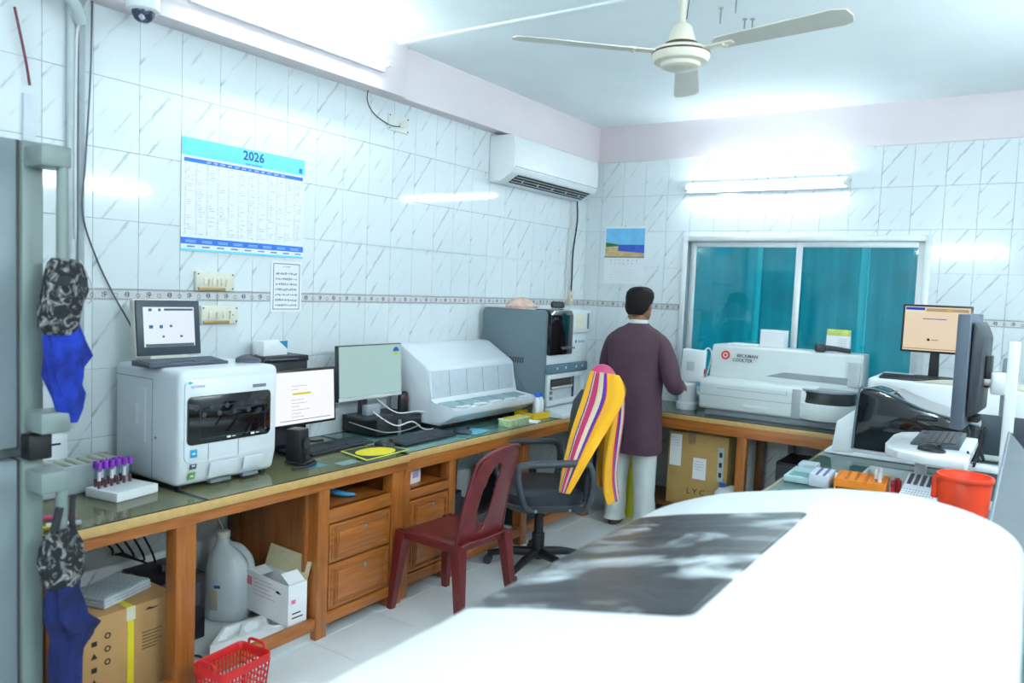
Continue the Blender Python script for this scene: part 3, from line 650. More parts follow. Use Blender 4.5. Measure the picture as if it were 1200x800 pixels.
# back table
bt = T('lab_table', 'brown wooden table with glass top below the sliding window', 'table', (0, 0, 0))
P(bt, 'tabletop', bx(0.02, 2.33, 5.44, 6.02, 0.752, 0.780, 0.003), M('table_laminate_dark', (84, 92, 80), 0.5, var=0.15, scale=5))
P(bt, 'edge_band', bx(0.69, 2.33, 5.424, 5.44, 0.748, 0.784, 0.004), WEDGE)
P(bt, 'apron', bx(0.69, 2.33, 5.43, 5.47, 0.672, 0.75, 0.003), WOODX)
for a in (0.90, 1.632, 2.27): P(bt, 'leg', bx(a, a+0.068, 5.436, 5.495, 0, 0.75, 0.004), WOODV)
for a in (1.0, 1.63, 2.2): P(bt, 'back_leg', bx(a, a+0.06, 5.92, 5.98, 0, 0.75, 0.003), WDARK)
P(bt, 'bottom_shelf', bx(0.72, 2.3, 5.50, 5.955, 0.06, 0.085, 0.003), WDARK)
glass_top(bt, 0.03, 2.325, 5.428, 6.02)
# right bench
rb = T('lab_bench', 'long glass topped bench carrying the dark hood analyser', 'bench', (0, 0, 0))
P(rb, 'tabletop', bx(2.36, 3.46, 0.42, 6.0, 0.752, 0.780, 0.003), M('bench_laminate', (84, 118, 126), 0.5, var=0.25, scale=4))
P(rb, 'edge_band', bx(2.345, 2.36, 0.42, 6.0, 0.748, 0.784, 0.004), WEDGE)
P(rb, 'apron', bx(2.36, 2.40, 0.44, 5.42, 0.68, 0.75, 0.003), WOODH); P(rb, 'apron', bx(3.40, 3.44, 0.44, 6.0, 0.68, 0.75, 0.003), WOODH)
for a in (0.46, 2.0, 3.6, 5.30):
    for x in (2.365, 3.37): P(rb, 'leg', bx(x, x+0.068, a, a+0.068, 0, 0.75, 0.004), WOODV)
glass_top(rb, 2.35, 3.455, 0.425, 3.2); glass_top(rb, 2.35, 3.455, 3.206, 5.99)

# ================================================================== FRIDGE (left, beside the desk)
FG = M('fridge_grey', (128, 141, 146), 0.4, var=0.03, scale=5); FG2 = M('fridge_stile', (124, 137, 134), 0.4, var=0.03, scale=5)
GASK = M('gasket', (70, 66, 70), 0.6)
fr = T('upright_fridge', 'tall grey two door laboratory fridge beside the desk', 'fridge', (0, 0, 0))
P(fr, 'body', bx(0.04, 0.66, 0.42, 1.198, 0.03, 2.06, 0.006), FG)
for nm, z0, z1 in (('upper', 1.10, 2.05), ('lower', 0.08, 1.06)):
    d = P(fr, 'door', bx(0.668, 0.725, 0.43, 1.126, z0, z1, 0.006), FG)
    P(d, 'door_stile', bx(0.668, 0.738, 1.134, 1.197, z0, z1, 0.006), FG2)
    P(d, 'gasket', bx(0.672, 0.722, 1.126, 1.134, z0, z1), GASK)
    for zb in ((z1-0.08, z0+0.052) if nm == 'upper' else (z1-0.095, z0+0.08)):
        P(d, 'handle_bracket', bx(0.730, 0.842, 1.142, 1.232, zb, zb+0.066, 0.008), FG2)
    P(d, 'handle', tube([(0.822, 1.212, z0+0.06), (0.822, 1.212, z1-0.03)], 0.0165, 14, 1), FG2)
P(fr, 'latch_box', bx(0.73, 0.79, 1.13, 1.20, 1.065, 1.145, 0.006), BLACK)
for a in (0.46, 1.12):
    for x in (0.08, 0.6): P(fr, 'foot', cyl(0.02, 0, 0.035, 10, (x, a, 0)), BLACK)
# cloth covers tied round the two handles: a printed dark top and a bunched blue tail
BCL = M('blue_cloth', (18, 46, 150), 0.9, var=0.45, scale=18, bump=0.6); NVC = M('navy_cloth', (14, 28, 84), 0.9, var=0.45, scale=18, bump=0.6)
def printed():
    m = bpy.data.materials.new('printed_cloth'); m.use_nodes = True; nt = m.node_tree; b = nt.nodes['Principled BSDF']
    tc = nt.nodes.new('ShaderNodeTexCoord'); nz = nt.nodes.new('ShaderNodeTexNoise'); nz.inputs['Scale'].default_value = 30; nz.inputs['Detail'].default_value = 3; nz.inputs['Distortion'].default_value = 1.5
    rp = nt.nodes.new('ShaderNodeValToRGB'); e = rp.color_ramp.elements; e[0].position = 0.5; e[0].color = lin((24, 26, 30)); e[1].position = 0.70; e[1].color = lin((150, 152, 150))
    nt.links.new(tc.outputs['Object'], nz.inputs[0]); nt.links.new(nz.outputs['Fac'], rp.inputs[0]); nt.links.new(rp.outputs[0], b.inputs['Base Color']); b.inputs['Roughness'].default_value = 0.9
    return m
PRN = printed()
def bunch(z_top, prof, seed):
    """folded cloth round the handle: rings that wander and pleat"""
    g = random.Random(seed); rings = []
    for (dz, a, b, ox, oy, pl) in prof:
        r = []
        ph = g.random()*6
        for k in range(28):
            t = 2*PI*k/28; f = 1+pl*math.sin(5*t+ph)+0.5*pl*math.sin(9*t+1.7*ph)
            r.append((0.822+ox+a*f*math.cos(t), 1.212+oy+b*f*math.sin(t), z_top+dz))
        rings.append(r)
    return loft(rings)
hc = T('handle_cover', 'black print and bright blue cloth bunched round upper fridge handle', 'cloth', (0, 0, 0))
P(hc, 'printed_top', bunch(1.695, [(0.0, 0.022, 0.03, 0, 0.0, .05), (-0.015, 0.036, 0.05, 0, 0.01, .1), (-0.06, 0.04, 0.06, 0, 0.01, .1), (-0.10, 0.04, 0.062, .0, 0.008, .14), (-0.15, 0.042, 0.062, .005, -0.004, .12), (-0.21, 0.040, 0.056, .008, -0.012, .1), (-0.235, 0.034, 0.04, .008, -0.01, .1)], 2), PRN)
P(hc, 'band', bunch(1.64, [(0.0, 0.041, 0.058, 0, 0.012, .1), (-0.03, 0.043, 0.063, 0, 0.012, .12)], 5), M('charcoal_cloth', (40, 42, 50), 0.9))
P(hc, 'blue_tail', bunch(1.49, [(0.0, 0.03, 0.045, 0, 0.0, .1), (-0.04, 0.044, 0.055, .0, 0.01, .2), (-0.10, 0.046, 0.058, 0.006, 0.012, .25), (-0.16, 0.042, 0.05, 0, 0.004, .25), (-0.22, 0.036, 0.044, .004, 0.016, .2), (-0.27, 0.028, 0.034, 0, 0.02, .2), (-0.31, 0.02, 0.022, 0, 0.026, .1)], 8), BCL)
P(hc, 'red_tag', bx(0.85, 0.858, 1.185, 1.205, 1.33, 1.37, 0.002), M('red_print', (214, 60, 60), 0.7))
hc2 = T('handle_cover', 'grey print and navy blue cloth bunched round lower fridge handle', 'cloth', (0, 0, 0))
P(hc2, 'tie_strap', join(tube([(0.825, 1.18, 0.80), (0.83, 1.19, 0.86), (0.835, 1.20, 0.915)], 0.012, 8), tube([(0.825, 1.25, 0.80), (0.83, 1.24, 0.87), (0.828, 1.245, 0.94)], 0.009, 8)), M('charcoal_cloth', (40, 42, 50), 0.9))
P(hc2, 'printed_top', bunch(0.845, [(0.0, 0.03, 0.035, 0, 0.0, .1), (-0.05, 0.042, 0.058, 0, 0.0, .12), (-0.11, 0.045, 0.066, 0, 0.0, .1), (-0.16, 0.042, 0.06, 0, 0.0, .1), (-0.19, 0.034, 0.046, 0, 0.005, .08)], 12), PRN)
P(hc2, 'blue_tail', bunch(0.665, [(0.0, 0.034, 0.046, 0, 0.005, .1), (-0.05, 0.044, 0.05, 0, 0.008, .15), (-0.11, 0.046, 0.054, 0, 0.014, .2), (-0.15, 0.05, 0.066, 0.01, 0.034, .22), (-0.19, 0.044, 0.055, 0.006, 0.026, .2), (-0.25, 0.04, 0.045, 0, 0.014, .15), (-0.42, 0.038, 0.044, 0, 0.016, .12), (-0.50, 0.036, 0.04, 0, 0.016, .12)], 21), NVC)

# ================================================================== KEYBOARDS, MICE, MONITORS
def keys_mesh(w, d, rows=6, gap=0.0032):
    ms = []; rh = d/rows
    for r in range(rows):
        n = 15 if r else 16; x = -w/2; 
        for k in range(n):
            kw = w/n
            if r == rows-1 and 4 <= k <= 8:
                if k == 4: ms.append(bx(x+gap/2, x+kw*5-gap/2, -d/2+r*rh+gap/2, -d/2+(r+1)*rh-gap/2, 0, 0.005, 0.001, 1))
                x += kw; continue
            ms.append(bx(x+gap/2, x+kw-gap/2, -d/2+(rows-1-r)*rh+gap/2, -d/2+(rows-r)*rh-gap/2, 0, 0.005)); x += kw
    return join(*ms)
KM = {}
def keyboard(label, loc, rz, w=0.44, d=0.15, body=None, keycol=None, tilt=0.06):
    t = T('keyboard', label, 'keyboard', loc, rz)
    P(t, 'case', prism([(-d/2, 0.0), (d/2, 0.0), (d/2, 0.024), (-d/2, 0.012)], 'x', -w/2, w/2, 0.003), body or DGREY)
    if (w, d) not in KM: KM[(w, d)] = keys_mesh(w-0.03, d-0.03)
    me = KM[(w, d)].copy()
    P(t, 'keys', me, keycol or BLACK, (0, 0, 0.0165), (0.08, 0, 0), kind='stuff')
    return t
def mouse_mesh(l=0.11, w=0.06, h=0.036):
    rings = []
    for k in range(9):
        f = k/8; y = -l/2+l*f; ww = w/2*math.sin(PI*(0.1+0.8*f))**0.5; hh = h*(math.sin(PI*(0.12+0.76*(1-f)**1.0)))**0.8*(0.75+0.35*f)
        rings.append([(ww*math.cos(PI*j/10), y, 0.002+hh*math.sin(PI*j/10)) for j in range(11)])
    return loft(rings)
def mouse(label, loc, rz, m=None):
    t = T('computer_mouse', label, 'mouse', loc, rz)
    P(t, 'shell', mouse_mesh(), m or DGREY); P(t, 'scroll_wheel', moved(cyl(0.009, -0.004, 0.004, 10), Tr(0, -0.032, 0.029) @ Ry(PI/2)), BLACK)
    return t
def monitor(name, label, loc, rz, w, h, z0, screen, bez=0.012, lean=0.05, bezmat=None, neck=True, basew=0.22, based=0.17, thick=0.035, chin=None):
    """loc = foot on its support; z0 = height of the panel's lower edge"""
    t = T(name, label, 'monitor', loc, rz); bm_ = bezmat or BLACK; chin = bez if chin is None else chin
    pn = P(t, 'panel', bx(-w/2, w/2, 0.0, thick, 0, h, 0.005), bm_, (0, 0, z0), (-lean, 0, 0))
    sc = P(pn, 'screen', bx(-w/2+bez, w/2-bez, -0.0012, 0.002, chin, h-bez), screen)
    if neck:
        P(t, 'neck', prism([(-0.03, 0.008), (0.03, 0.008), (0.022, z0+h*0.4), (-0.022, z0+h*0.4)], 'y', 0.04+0.02, 0.04+0.045, 0.004), bm_)
        P(t, 'stand_base', prism(rrect(-basew/2, basew/2, -based*0.45, based*0.55, 0.03), 'z', 0, 0.012, 0.002), bm_)
    return t, pn
def ui(par, items, w, h):
    """flat screen graphics: name, x0,x1,z0,z1 in fractions of the panel, material"""
    for (nm, a, b, c, d, m) in items: P(par, nm, bx(-w/2+a*w, -w/2+b*w, -0.0022, -0.0013, c*h, d*h), m)

# ================================================================== ANALYSER WITH DARK WINDOW (first on the desk)
A1 = T('blood_analyser', 'boxy white analyser with a wide black front window and side hatch', 'analyser', (0.295, 2.045, DESKZ), PI/2)
bmat = M('analyser_white', (226, 232, 238), 0.3, var=0.015, scale=6)
P(A1, 'body', join(prism([(-0.238, 0.105), (-0.215, 0.012), (0.24, 0.012), (0.24, 0.49), (-0.238, 0.49)], 'x', -0.243, 0.243, 0.028, 4)), bmat)
P(A1, 'front_panel', prism(rrect(-0.222, 0.222, 0.11, 0.455, 0.03), 'y', -0.243, -0.23, 0.004), M('analyser_front', (232, 237, 242), 0.28, var=0.015, scale=6))
wn = P(A1, 'window', prism(rrect(-0.213, 0.192, 0.186, 0.383, 0.018), 'y', -0.249, -0.242, 0.003), SMOKE)
P(wn, 'inner_frame', rect_frame(-0.16, 0.165, 0.205, 0.34, 0.004, -0.2498, -0.249, 0), M('window_line', (40, 44, 50), 0.3))
P(wn, 'window_marks', join(bx(-0.03, -0.012, -0.2502, -0.249, 0.196, 0.204), bx(-0.005, 0.012, -0.2502, -0.249, 0.199, 0.202), bx(0.09, 0.108, -0.2502, -0.249, 0.196, 0.204), bx(0.115, 0.132, -0.2502, -0.249, 0.199, 0.202)), PAPER, kind='stuff')
P(wn, 'sample_rotor', join(*[moved(cyl(0.011, 0, 0.001, 10), Tr(-0.175+0.036*k, -0.2494, 0.335-0.03*(k % 2)) @ Rx(PI/2)) for k in range(9)]), M('rotor_grey', (58, 62, 70), 0.3), kind='stuff')
P(A1, 'brand_text', moved(text_mesh('sysmex', 0.022), Tr(-0.165, -0.2435, 0.425) @ UPRIGHT), M('logo_blue', (60, 110, 190), 0.5))
P(A1, 'brand_swoosh', moved(prism([(-0.015, 0), (-0.002, 0.01), (0.015, 0.003), (0, -0.002)], 'z', 0, 0.0008), Tr(-0.20, -0.2435, 0.437) @ UPRIGHT), M('logo_teal', (50, 180, 180), 0.5))
P(A1, 'model_plate', bx(0.10, 0.17, -0.2445, -0.242, 0.398, 0.412, 0.001), MGREY)
for z, c, n in ((0.135, (40, 160, 210), 'blue'), (0.086, (90, 100, 108), 'grey'), (0.042, (110, 180, 90), 'green')):
    yy = -0.2435 if z > 0.11 else -0.238+0.023*(0.105-z-0.02)/0.093+0.0
    st = P(A1, 'sticker', bx(-0.198, -0.168, -0.0015, 0.0, 0, 0.032 if n != 'grey' else 0.022), M('sticker_'+n, c, 0.5), (0, yy-0.002, z), (0.0 if z > 0.11 else 0.24, 0, 0), n+' square sticker')
    P(st, 'sticker_mark', bx(-0.19, -0.176, -0.0022, -0.0014, 0.012, 0.018), PAPER)
for x in (-0.115, 0.03): P(A1, 'panel_seam', bx(x, x+0.002, -0.2442, -0.242, 0.112, 0.184), MGREY)
P(A1, 'lower_flap', moved(bx(-0.11, 0.03, -0.004, 0.0, 0.0, 0.07, 0.002), Tr(0, -0.2345, 0.035) @ Rx(0.24)), bmat)
P(A1, 'lower_flap', moved(bx(0.06, 0.16, -0.004, 0.0, 0.0, 0.06, 0.002), Tr(0, -0.232, 0.042) @ Rx(0.24)), bmat)
P(A1, 'finger_notch', join(bx(-0.09, 0.01, -0.226, -0.20, 0.008, 0.022), bx(0.07, 0.15, -0.226, -0.20, 0.008, 0.022)), MGREY, kind='stuff')
hs = P(A1, 'side_hatch', bx(-0.2455, -0.2425, 0.0, 0.17, 0.17, 0.40, 0.002), bmat)
P(hs, 'hatch_handle', bx(-0.2462, -0.244, 0.05, 0.075, 0.24, 0.33, 0.003), M('hatch_pale', (240, 244, 246), 0.4))
P(A1, 'side_seam', join(bx(-0.2442, -0.2425, -0.05, -0.047, 0.02, 0.44), bx(-0.2442, -0.2425, -0.05, 0.23, 0.438, 0.441)), M('seam_grey', (140, 150, 158), 0.5), kind='stuff')
P(A1, 'side_screw', moved(cyl(0.006, 0, 0.003, 10), Tr(-0.243, -0.075, 0.20) @ Ry(-PI/2)), MGREY)
for a in (-0.2, 0.2):
    for b in (-0.18, 0.2): P(A1, 'foot', cyl(0.02, 0, 0.014, 12, (a, b, 0)), BLACK)
# tablet screen, keyboard, mouse on top of it
TOPZ = DESKZ+0.49
tb_, pn = monitor('tablet_screen', 'small grey framed screen standing on the dark window analyser', (0.20, 1.972, TOPZ), PI/2, 0.30, 0.24, 0.03, SCREEN('tablet_lit', (225, 238, 246), 0.50), 0.03, 0.10, M('tablet_frame', (58, 68, 82), 0.4), False, thick=0.02, chin=0.038)
P(pn, 'back_shell', bx(-0.156, 0.156, 0.008, 0.045, -0.006, 0.246, 0.012), CREAM)
P(tb_, 'stand', prism([(0.0, 0.0), (0.13, 0.0), (0.075, 0.16), (0.05, 0.16)], 'x', -0.09, 0.09, 0.004), CREAM)
icb = EM('icon_blue', (80, 140, 200), 0.40); icg = EM('icon_grey', (120, 140, 160), 0.34)
ui(pn, [('title_bar', 0.42, 0.88, 0.81, 0.85, icg), ('task_bar', 0.12, 0.88, 0.16, 0.21, icg), ('icon', 0.18, 0.23, 0.80, 0.85, icb), ('icon', 0.33, 0.37, 0.80, 0.85, icb), ('icon', 0.18, 0.24, 0.49, 0.55, icb), ('icon', 0.34, 0.39, 0.49, 0.55, icb), ('icon', 0.50, 0.54, 0.51, 0.55, icg), ('icon', 0.38, 0.41, 0.32, 0.36, icg), ('icon', 0.66, 0.70, 0.32, 0.36, icg), ('start_icon', 0.12, 0.15, 0.155, 0.215, EM('icon_green', (90, 180, 110), 0.40))], 0.30, 0.24)
keyboard('dark grey keyboard lying on top of the dark window analyser', (0.322, 1.945, TOPZ), PI/2, 0.37, 0.13, M('kb_slate', (64, 74, 86), 0.5), M('key_slate', (84, 96, 110), 0.5))
mouse('grey mouse lying on the dark window analyser', (0.40, 2.225, TOPZ), PI/2+0.9, M('mouse_slate', (70, 78, 90), 0.4))
# stabiliser tower behind with a router and a small box
vt = T('voltage_stabiliser', 'black stabiliser box hidden behind the spreadsheet monitor', 'stabiliser', (0.11, 2.60, DESKZ), PI/2)
P(vt, 'case', bx(-0.15, 0.15, -0.085, 0.085, 0, 0.455, 0.006), BLACK); P(vt, 'front_plate', bx(-0.13, 0.13, -0.088, -0.084, 0.03, 0.40, 0.001), DGREY)
rt = T('network_router', 'flat black router behind the spreadsheet monitor', 'router', (0.12, 2.60, DESKZ+0.455), PI/2)
P(rt, 'case', prism([(-0.15, 0.0), (0.15, 0.0), (0.145, 0.03), (-0.12, 0.03)], 'y', -0.085, 0.085, 0.004), BLACK); P(rt, 'light_strip', bx(-0.1, 0.08, -0.0868, -0.085, 0.012, 0.016), MGREY)
sb = T('small_carton', 'small white box with a blue corner on the black router', 'box', (0.11, 2.575, DESKZ+0.485), PI/2+0.1)
P(sb, 'carton', bx(-0.08, 0.08, -0.04, 0.04, 0, 0.072, 0.002), PAPER); P(sb, 'blue_corner', prism([(0.02, 0.072), (0.08, 0.072), (0.08, 0.03)], 'y', -0.041, -0.039), M('corner_blue', (40, 130, 180), 0.5))

# roller mixer, white apparatus, tube rack on the near end of the desk
rm = T('roller_mixer', 'grey blood tube roller mixer with ribbed top', 'mixer', (0.185, 1.535, DESKZ), PI/2)
P(rm, 'case', join(bx(-0.205, 0.205, -0.075, 0.075, 0, 0.08, 0.006), bx(-0.21, 0.21, -0.09, -0.074, 0, 0.112, 0.004), bx(-0.21, 0.21, 0.074, 0.085, 0, 0.112, 0.004)), M('mixer_grey', (176, 186, 190), 0.45))
for k in range(9): P(rm, 'roller', moved(cyl(0.014, -0.074, 0.074, 12), Tr(-0.18+0.045*k, 0, 0.098) @ Rx(PI/2)), M('roller_cream', (196, 198, 184), 0.5))
wa = T('white_lab_device', 'white lab device with upright posts behind the roller mixer', 'device', (0.052, 1.46, DESKZ), PI/2)
P(wa, 'case', bx(-0.17, 0.13, -0.04, 0.04, 0, 0.205, 0.008), WHITE); P(wa, 'slot', bx(-0.15, 0.10, -0.0415, -0.036, 0.165, 0.173), BLACK)
for x in (0.0, 0.04): P(wa, 'post', cyl(0.008, 0.2, 0.50, 10, (x, 0.0, 0)), METAL)
P(wa, 'knob', cyl(0.012, 0.2, 0.225, 10, (-0.1, -0.02, 0)), DGREY)
fo = T('tube_rack', 'white foam rack holding purple capped blood tubes', 'rack', (0.385, 1.645, DESKZ), PI/2+0.18)
FOAM = M('white_foam', (240, 243, 244), 0.8, var=0.02, scale=40)
P(fo, 'block', bx(-0.095, 0.095, -0.10, 0.075, 0, 0.036, 0.004), FOAM)
P(fo, 'hole', join(*[cyl(0.0075, 0.0358, 0.0364, 10, (-0.075+0.019*i, -0.08+0.02*j, 0)) for i in range(9) for j in range(7)]), M('foam_hole', (206, 212, 216), 0.9), kind='stuff')
CAPP = M('purple_cap', (140, 50, 186), 0.4); TGL = GLASS('tube_glass', (226, 240, 244), 0.04, 1.35); BLD_ = M('blood', (150, 80, 84), 0.4); LBL = M('tube_label', (232, 226, 228), 0.6)
cap_me = lathe([(0, 0.116), (0.0085, 0.116), (0.0098, 0.112), (0.0098, 0.088), (0, 0.088)], 12); gl_me = lathe([(0, 0.0), (0.004, 0.002), (0.0066, 0.008), (0.0066, 0.09), (0, 0.09)], 12); bl_me = lathe([(0, 0.002), (0.0058, 0.008), (0.0058, 0.045), (0, 0.045)], 10); lb_me = lathe([(0.0068, 0.045), (0.0068, 0.080)], 12)
k = 0
for j in range(2):
    for i in range(6 if j == 0 else 5):
        q = Vector((0.385, 1.645, DESKZ)) + Rz(PI/2+0.18) @ Vector((-0.082+0.028*i+(0.012 if j else 0), 0.015+0.035*j, 0.022))
        tt = T('blood_tube', 'purple capped blood tube in %s row of the white foam rack' % ('the outer' if j == 0 else 'the wall side'), 'test tube', q, 0, 'purple capped tubes in the foam rack')
        P(tt, 'cap', cap_me, CAPP); P(tt, 'glass', gl_me, TGL); P(tt, 'blood', bl_me, BLD_)
        if (i+j) % 2 == 0: P(tt, 'tube_label', lb_me, LBL)
for (a, b, c, nm, rz_) in ((65, 606, (226, 92, 130), 'pink', 0.9), (70, 614, (232, 234, 236), 'white', 1.1), (66, 622, (240, 210, 60), 'yellow', 0.6)):
    q = atz(a, b, DESKZ+0.008); t = T('marker_pen', nm+' marker pen on the desk by the fridge', 'pen', (min(q.x, 0.66), max(q.y, 1.24), DESKZ), rz_)
    P(t, 'barrel', moved(cyl(0.008, -0.04, 0.03, 12, b=0.001), Tr(0, 0, 0.008) @ Ry(PI/2)), M('pen_'+nm, c, 0.4)); P(t, 'pen_cap', moved(cyl(0.0085, 0.03, 0.065, 12, b=0.002), Tr(0, 0, 0.0087) @ Ry(PI/2)), M('pen_cap_'+nm, tuple(int(v*0.7) for v in c), 0.4))

# ================================================================== SPREADSHEET MONITOR AND ITS THINGS
m1, pn = monitor('computer_monitor', 'black monitor showing a white spreadsheet with a yellow line', (0.30, 2.655, DESKZ), PI/2, 0.41, 0.285, 0.14, SCREEN('sheet_lit', (246, 248, 252), 0.55), 0.013, 0.06)
ui(pn, [('yellow_line', 0.30, 0.58, 0.55, 0.585, EM('ui_yellow', (226, 220, 60), 0.50)), ('task_bar', 0.1, 0.9, 0.10, 0.112, EM('ui_grey', (150, 160, 180), 0.45))] + [('text_row', 0.28, 0.28+0.1+0.28*random.random(), 0.16+0.06*k, 0.17+0.06*k, EM('ui_pale', (206, 204, 204), 0.50)) for k in range(10) if abs(0.16+0.06*k-0.56) > 0.05], 0.41, 0.285)
def speaker(label, loc, rz, w=0.075, d=0.09, h=0.165):
    t = T('desk_speaker', label, 'speaker', loc, rz)
    P(t, 'cabinet', prism([(-d/2, 0.012), (d/2, 0.012), (d/2, h), (-d/2+0.012, h)], 'x', -w/2, w/2, 0.006), BLACK)
    P(t, 'grille', moved(cyl(w*0.36, 0, 0.002, 24), Tr(0, -d/2+0.0, h*0.6) @ Rx(PI/2)), DGREY)
    P(t, 'knob', moved(cyl(0.008, 0, 0.006, 12), Tr(0, -d/2, 0.03) @ Rx(PI/2)), DGREY)
    P(t, 'plinth', bx(-w/2-0.01, w/2+0.01, -d/2-0.02, d/2, 0, 0.012, 0.004), BLACK)
    return t
speaker('black desk speaker standing between the white analyser and the keyboard', (0.455, 2.475, DESKZ), PI/2+0.3)
O('black_cable_coil', tube([(0.55, 2.36, DESKZ+0.006), (0.57, 2.44, DESKZ+0.006), (0.53, 2.52, DESKZ+0.008), (0.42, 2.56, DESKZ+0.006), (0.33, 2.58, DESKZ+0.02), (0.25, 2.66, DESKZ+0.05), (0.2, 2.8, DESKZ+0.02), (0.16, 2.9, DESKZ+0.006)], 0.006, 8), CABLE, 'black cable curling past the desk speaker', 'cable')
ka, kb = atz(365, 533, DESKZ+0.01), atz(440, 516, DESKZ+0.01)
def kb_at(label, fl, fr, d=0.15):
    fl, fr = Vector(fl), Vector(fr); u = (fr-fl); wd_ = min(u.length, 0.46); u.normalize(); nrm = Vector((-u.y, u.x, 0))
    c = (fl+fr)/2+nrm*d/2; keyboard(label, (c.x, c.y, DESKZ), math.atan2(u.y, u.x), wd_, d, M('kb_black', (38, 42, 50), 0.45), M('key_black', (52, 58, 68), 0.5))
kb_at('black keyboard in front of the spreadsheet monitor', (ka.x, ka.y, 0), (kb.x, kb.y, 0), 0.14)
ka, kb = atz(475, 521.5, DESKZ+0.01), atz(535, 508, DESKZ+0.01)
kb_at('black keyboard in front of the flat desktop computer', (ka.x, ka.y+0.0, 0), (kb.x, kb.y, 0), 0.15)
pd = [atz(a, b, DESKZ) for a, b in ((399, 529), (443, 519.5), (480, 527), (430, 540))]
mp = T('mouse_pad', 'black and yellow mouse pad with a lime border', 'mouse pad', (0, 0, DESKZ))
P(mp, 'pad', prism([(q.x, q.y) for q in pd], 'z', 0, 0.003, 0.0008), M('pad_lime', (196, 214, 90), 0.7))
cq = sum(pd, Vector())/4
P(mp, 'pad_field', prism([(cq.x+(q.x-cq.x)*0.92, cq.y+(q.y-cq.y)*0.92) for q in pd], 'z', 0.0031, 0.0036), M('pad_black', (48, 50, 46), 0.8))
P(mp, 'yellow_shape', prism([(cq.x+0.02+0.085*math.cos(t*PI/12), cq.y-0.01+0.12*math.sin(t*PI/12)) for t in range(24)], 'z', 0.0037, 0.0042), M('pad_yellow', (226, 206, 40), 0.7))
q = atz(452, 523, DESKZ); mouse('black mouse resting on the yellow mouse pad', (q.x, q.y-0.005, DESKZ+0.0045), PI/2+0.5, M('mouse_black', (30, 32, 38), 0.3))
q = atz(542, 507, DESKZ); mouse('dark mouse beside the keyboard of the flat desktop computer', (q.x, q.y, DESKZ), PI/2+0.5, M('mouse_navy', (44, 54, 70), 0.35))

# ================================================================== FLAT PC WITH BLANK MONITOR
pcx = T('desktop_computer', 'flat black desktop computer lying under the blank monitor', 'computer', (0.15, 3.365, DESKZ), PI/2)
P(pcx, 'case', bx(-0.19, 0.19, -0.14, 0.13, 0.006, 0.10, 0.004), BLACK); P(pcx, 'front_panel', bx(-0.188, 0.188, -0.148, -0.138, 0.008, 0.098, 0.003), M('pc_front', (30, 32, 36), 0.5))
P(pcx, 'badge', bx(0.0, 0.012, -0.1495, -0.147, 0.05, 0.068), M('badge_blue', (90, 170, 220), 0.4)); P(pcx, 'optical_drive', bx(0.05, 0.18, -0.1495, -0.147, 0.07, 0.084, 0.001), DGREY)
P(pcx, 'side_handle', bx(-0.02, -0.008, -0.165, -0.148, 0.0, 0.085, 0.002), M('tag_grey', (126, 132, 136), 0.5))
for a in (-0.16, 0.16):
    for b in (-0.11, 0.1): P(pcx, 'foot', cyl(0.012, 0, 0.008, 10, (a, b, 0)), BLACK)
PCZ = DESKZ+0.10
m2, pn = monitor('computer_monitor', 'thin framed monitor showing a blank pale green screen', (0.20, 3.225, PCZ), PI/2, 0.51, 0.312, 0.108, SCREEN('blank_lit', (190, 232, 228), 0.37), 0.006, 0.05, DGREY, True, 0.24, 0.17, 0.03, 0.022)
P(pn, 'chin', bx(-0.253, 0.253, -0.0016, 0.001, 0.002, 0.021), ALUM)
stk = P(pn, 'sticker', moved(prism([(0.026*math.cos(t*PI/8), 0.026*math.sin(t*PI/8)) for t in range(9)], 'z', 0, 0.0006), Tr(0.205, -0.0014, 0.265) @ UPRIGHT), M('sticker_navy', (40, 80, 160), 0.5))
P(stk, 'sticker_base', moved(prism([(0.02*math.cos(-t*PI/8), 0.02*math.sin(-t*PI/8)-0.004) for t in range(9)], 'z', 0, 0.0006), Tr(0.205, -0.0014, 0.262) @ UPRIGHT), M('sticker_lime', (180, 210, 60), 0.5))
P(m2, 'clamp', bx(-0.05, 0.06, -0.02, 0.03, 0.012, 0.075, 0.01), M('clamp_grey', (150, 158, 164), 0.5))
hx = T('handheld_scanner', 'black rounded handset standing on the flat desktop computer', 'scanner', (0.19, 3.505, PCZ), PI/2)
P(hx, 'shell', loft([oval((0, 0, z), a, b, 16) for z, a, b in ((0, 0.03, 0.022), (0.01, 0.036, 0.026), (0.08, 0.038, 0.026), (0.115, 0.034, 0.022), (0.125, 0.022, 0.014))]), BLACK)
P(hx, 'red_window', bx(-0.015, 0.015, -0.028, -0.022, 0.075, 0.098, 0.003), M('window_red', (120, 30, 36), 0.3))
O('white_usb_cable', tube([(0.24, 3.20, PCZ+0.04), (0.30, 3.24, PCZ-0.01), (0.34, 3.30, DESKZ+0.06), (0.345, 3.42, DESKZ+0.07), (0.36, 3.50, DESKZ+0.02), (0.37, 3.58, DESKZ+0.012), (0.34, 3.64, DESKZ+0.04), (0.30, 3.55, PCZ+0.01), (0.24, 3.40, PCZ+0.012), (0.2, 3.27, PCZ+0.10)], 0.0042, 8), CABLEW, 'white cable looping over the flat desktop computer', 'cable')
O('grey_usb_cable', tube([(0.15, 3.10, PCZ-0.02), (0.28, 3.15, DESKZ+0.05), (0.335, 3.22, DESKZ+0.03), (0.345, 3.36, DESKZ+0.025), (0.335, 3.5, DESKZ+0.04)], 0.0035, 8), M('cable_grey', (150, 154, 158), 0.5), 'grey cable sagging across the flat desktop computer front', 'cable')

# ================================================================== WHITE TRAY ANALYSER
A2 = T('tray_analyser', 'white sloping analyser with a long sample tray in front', 'analyser', (0, 4.01, DESKZ), PI/2)
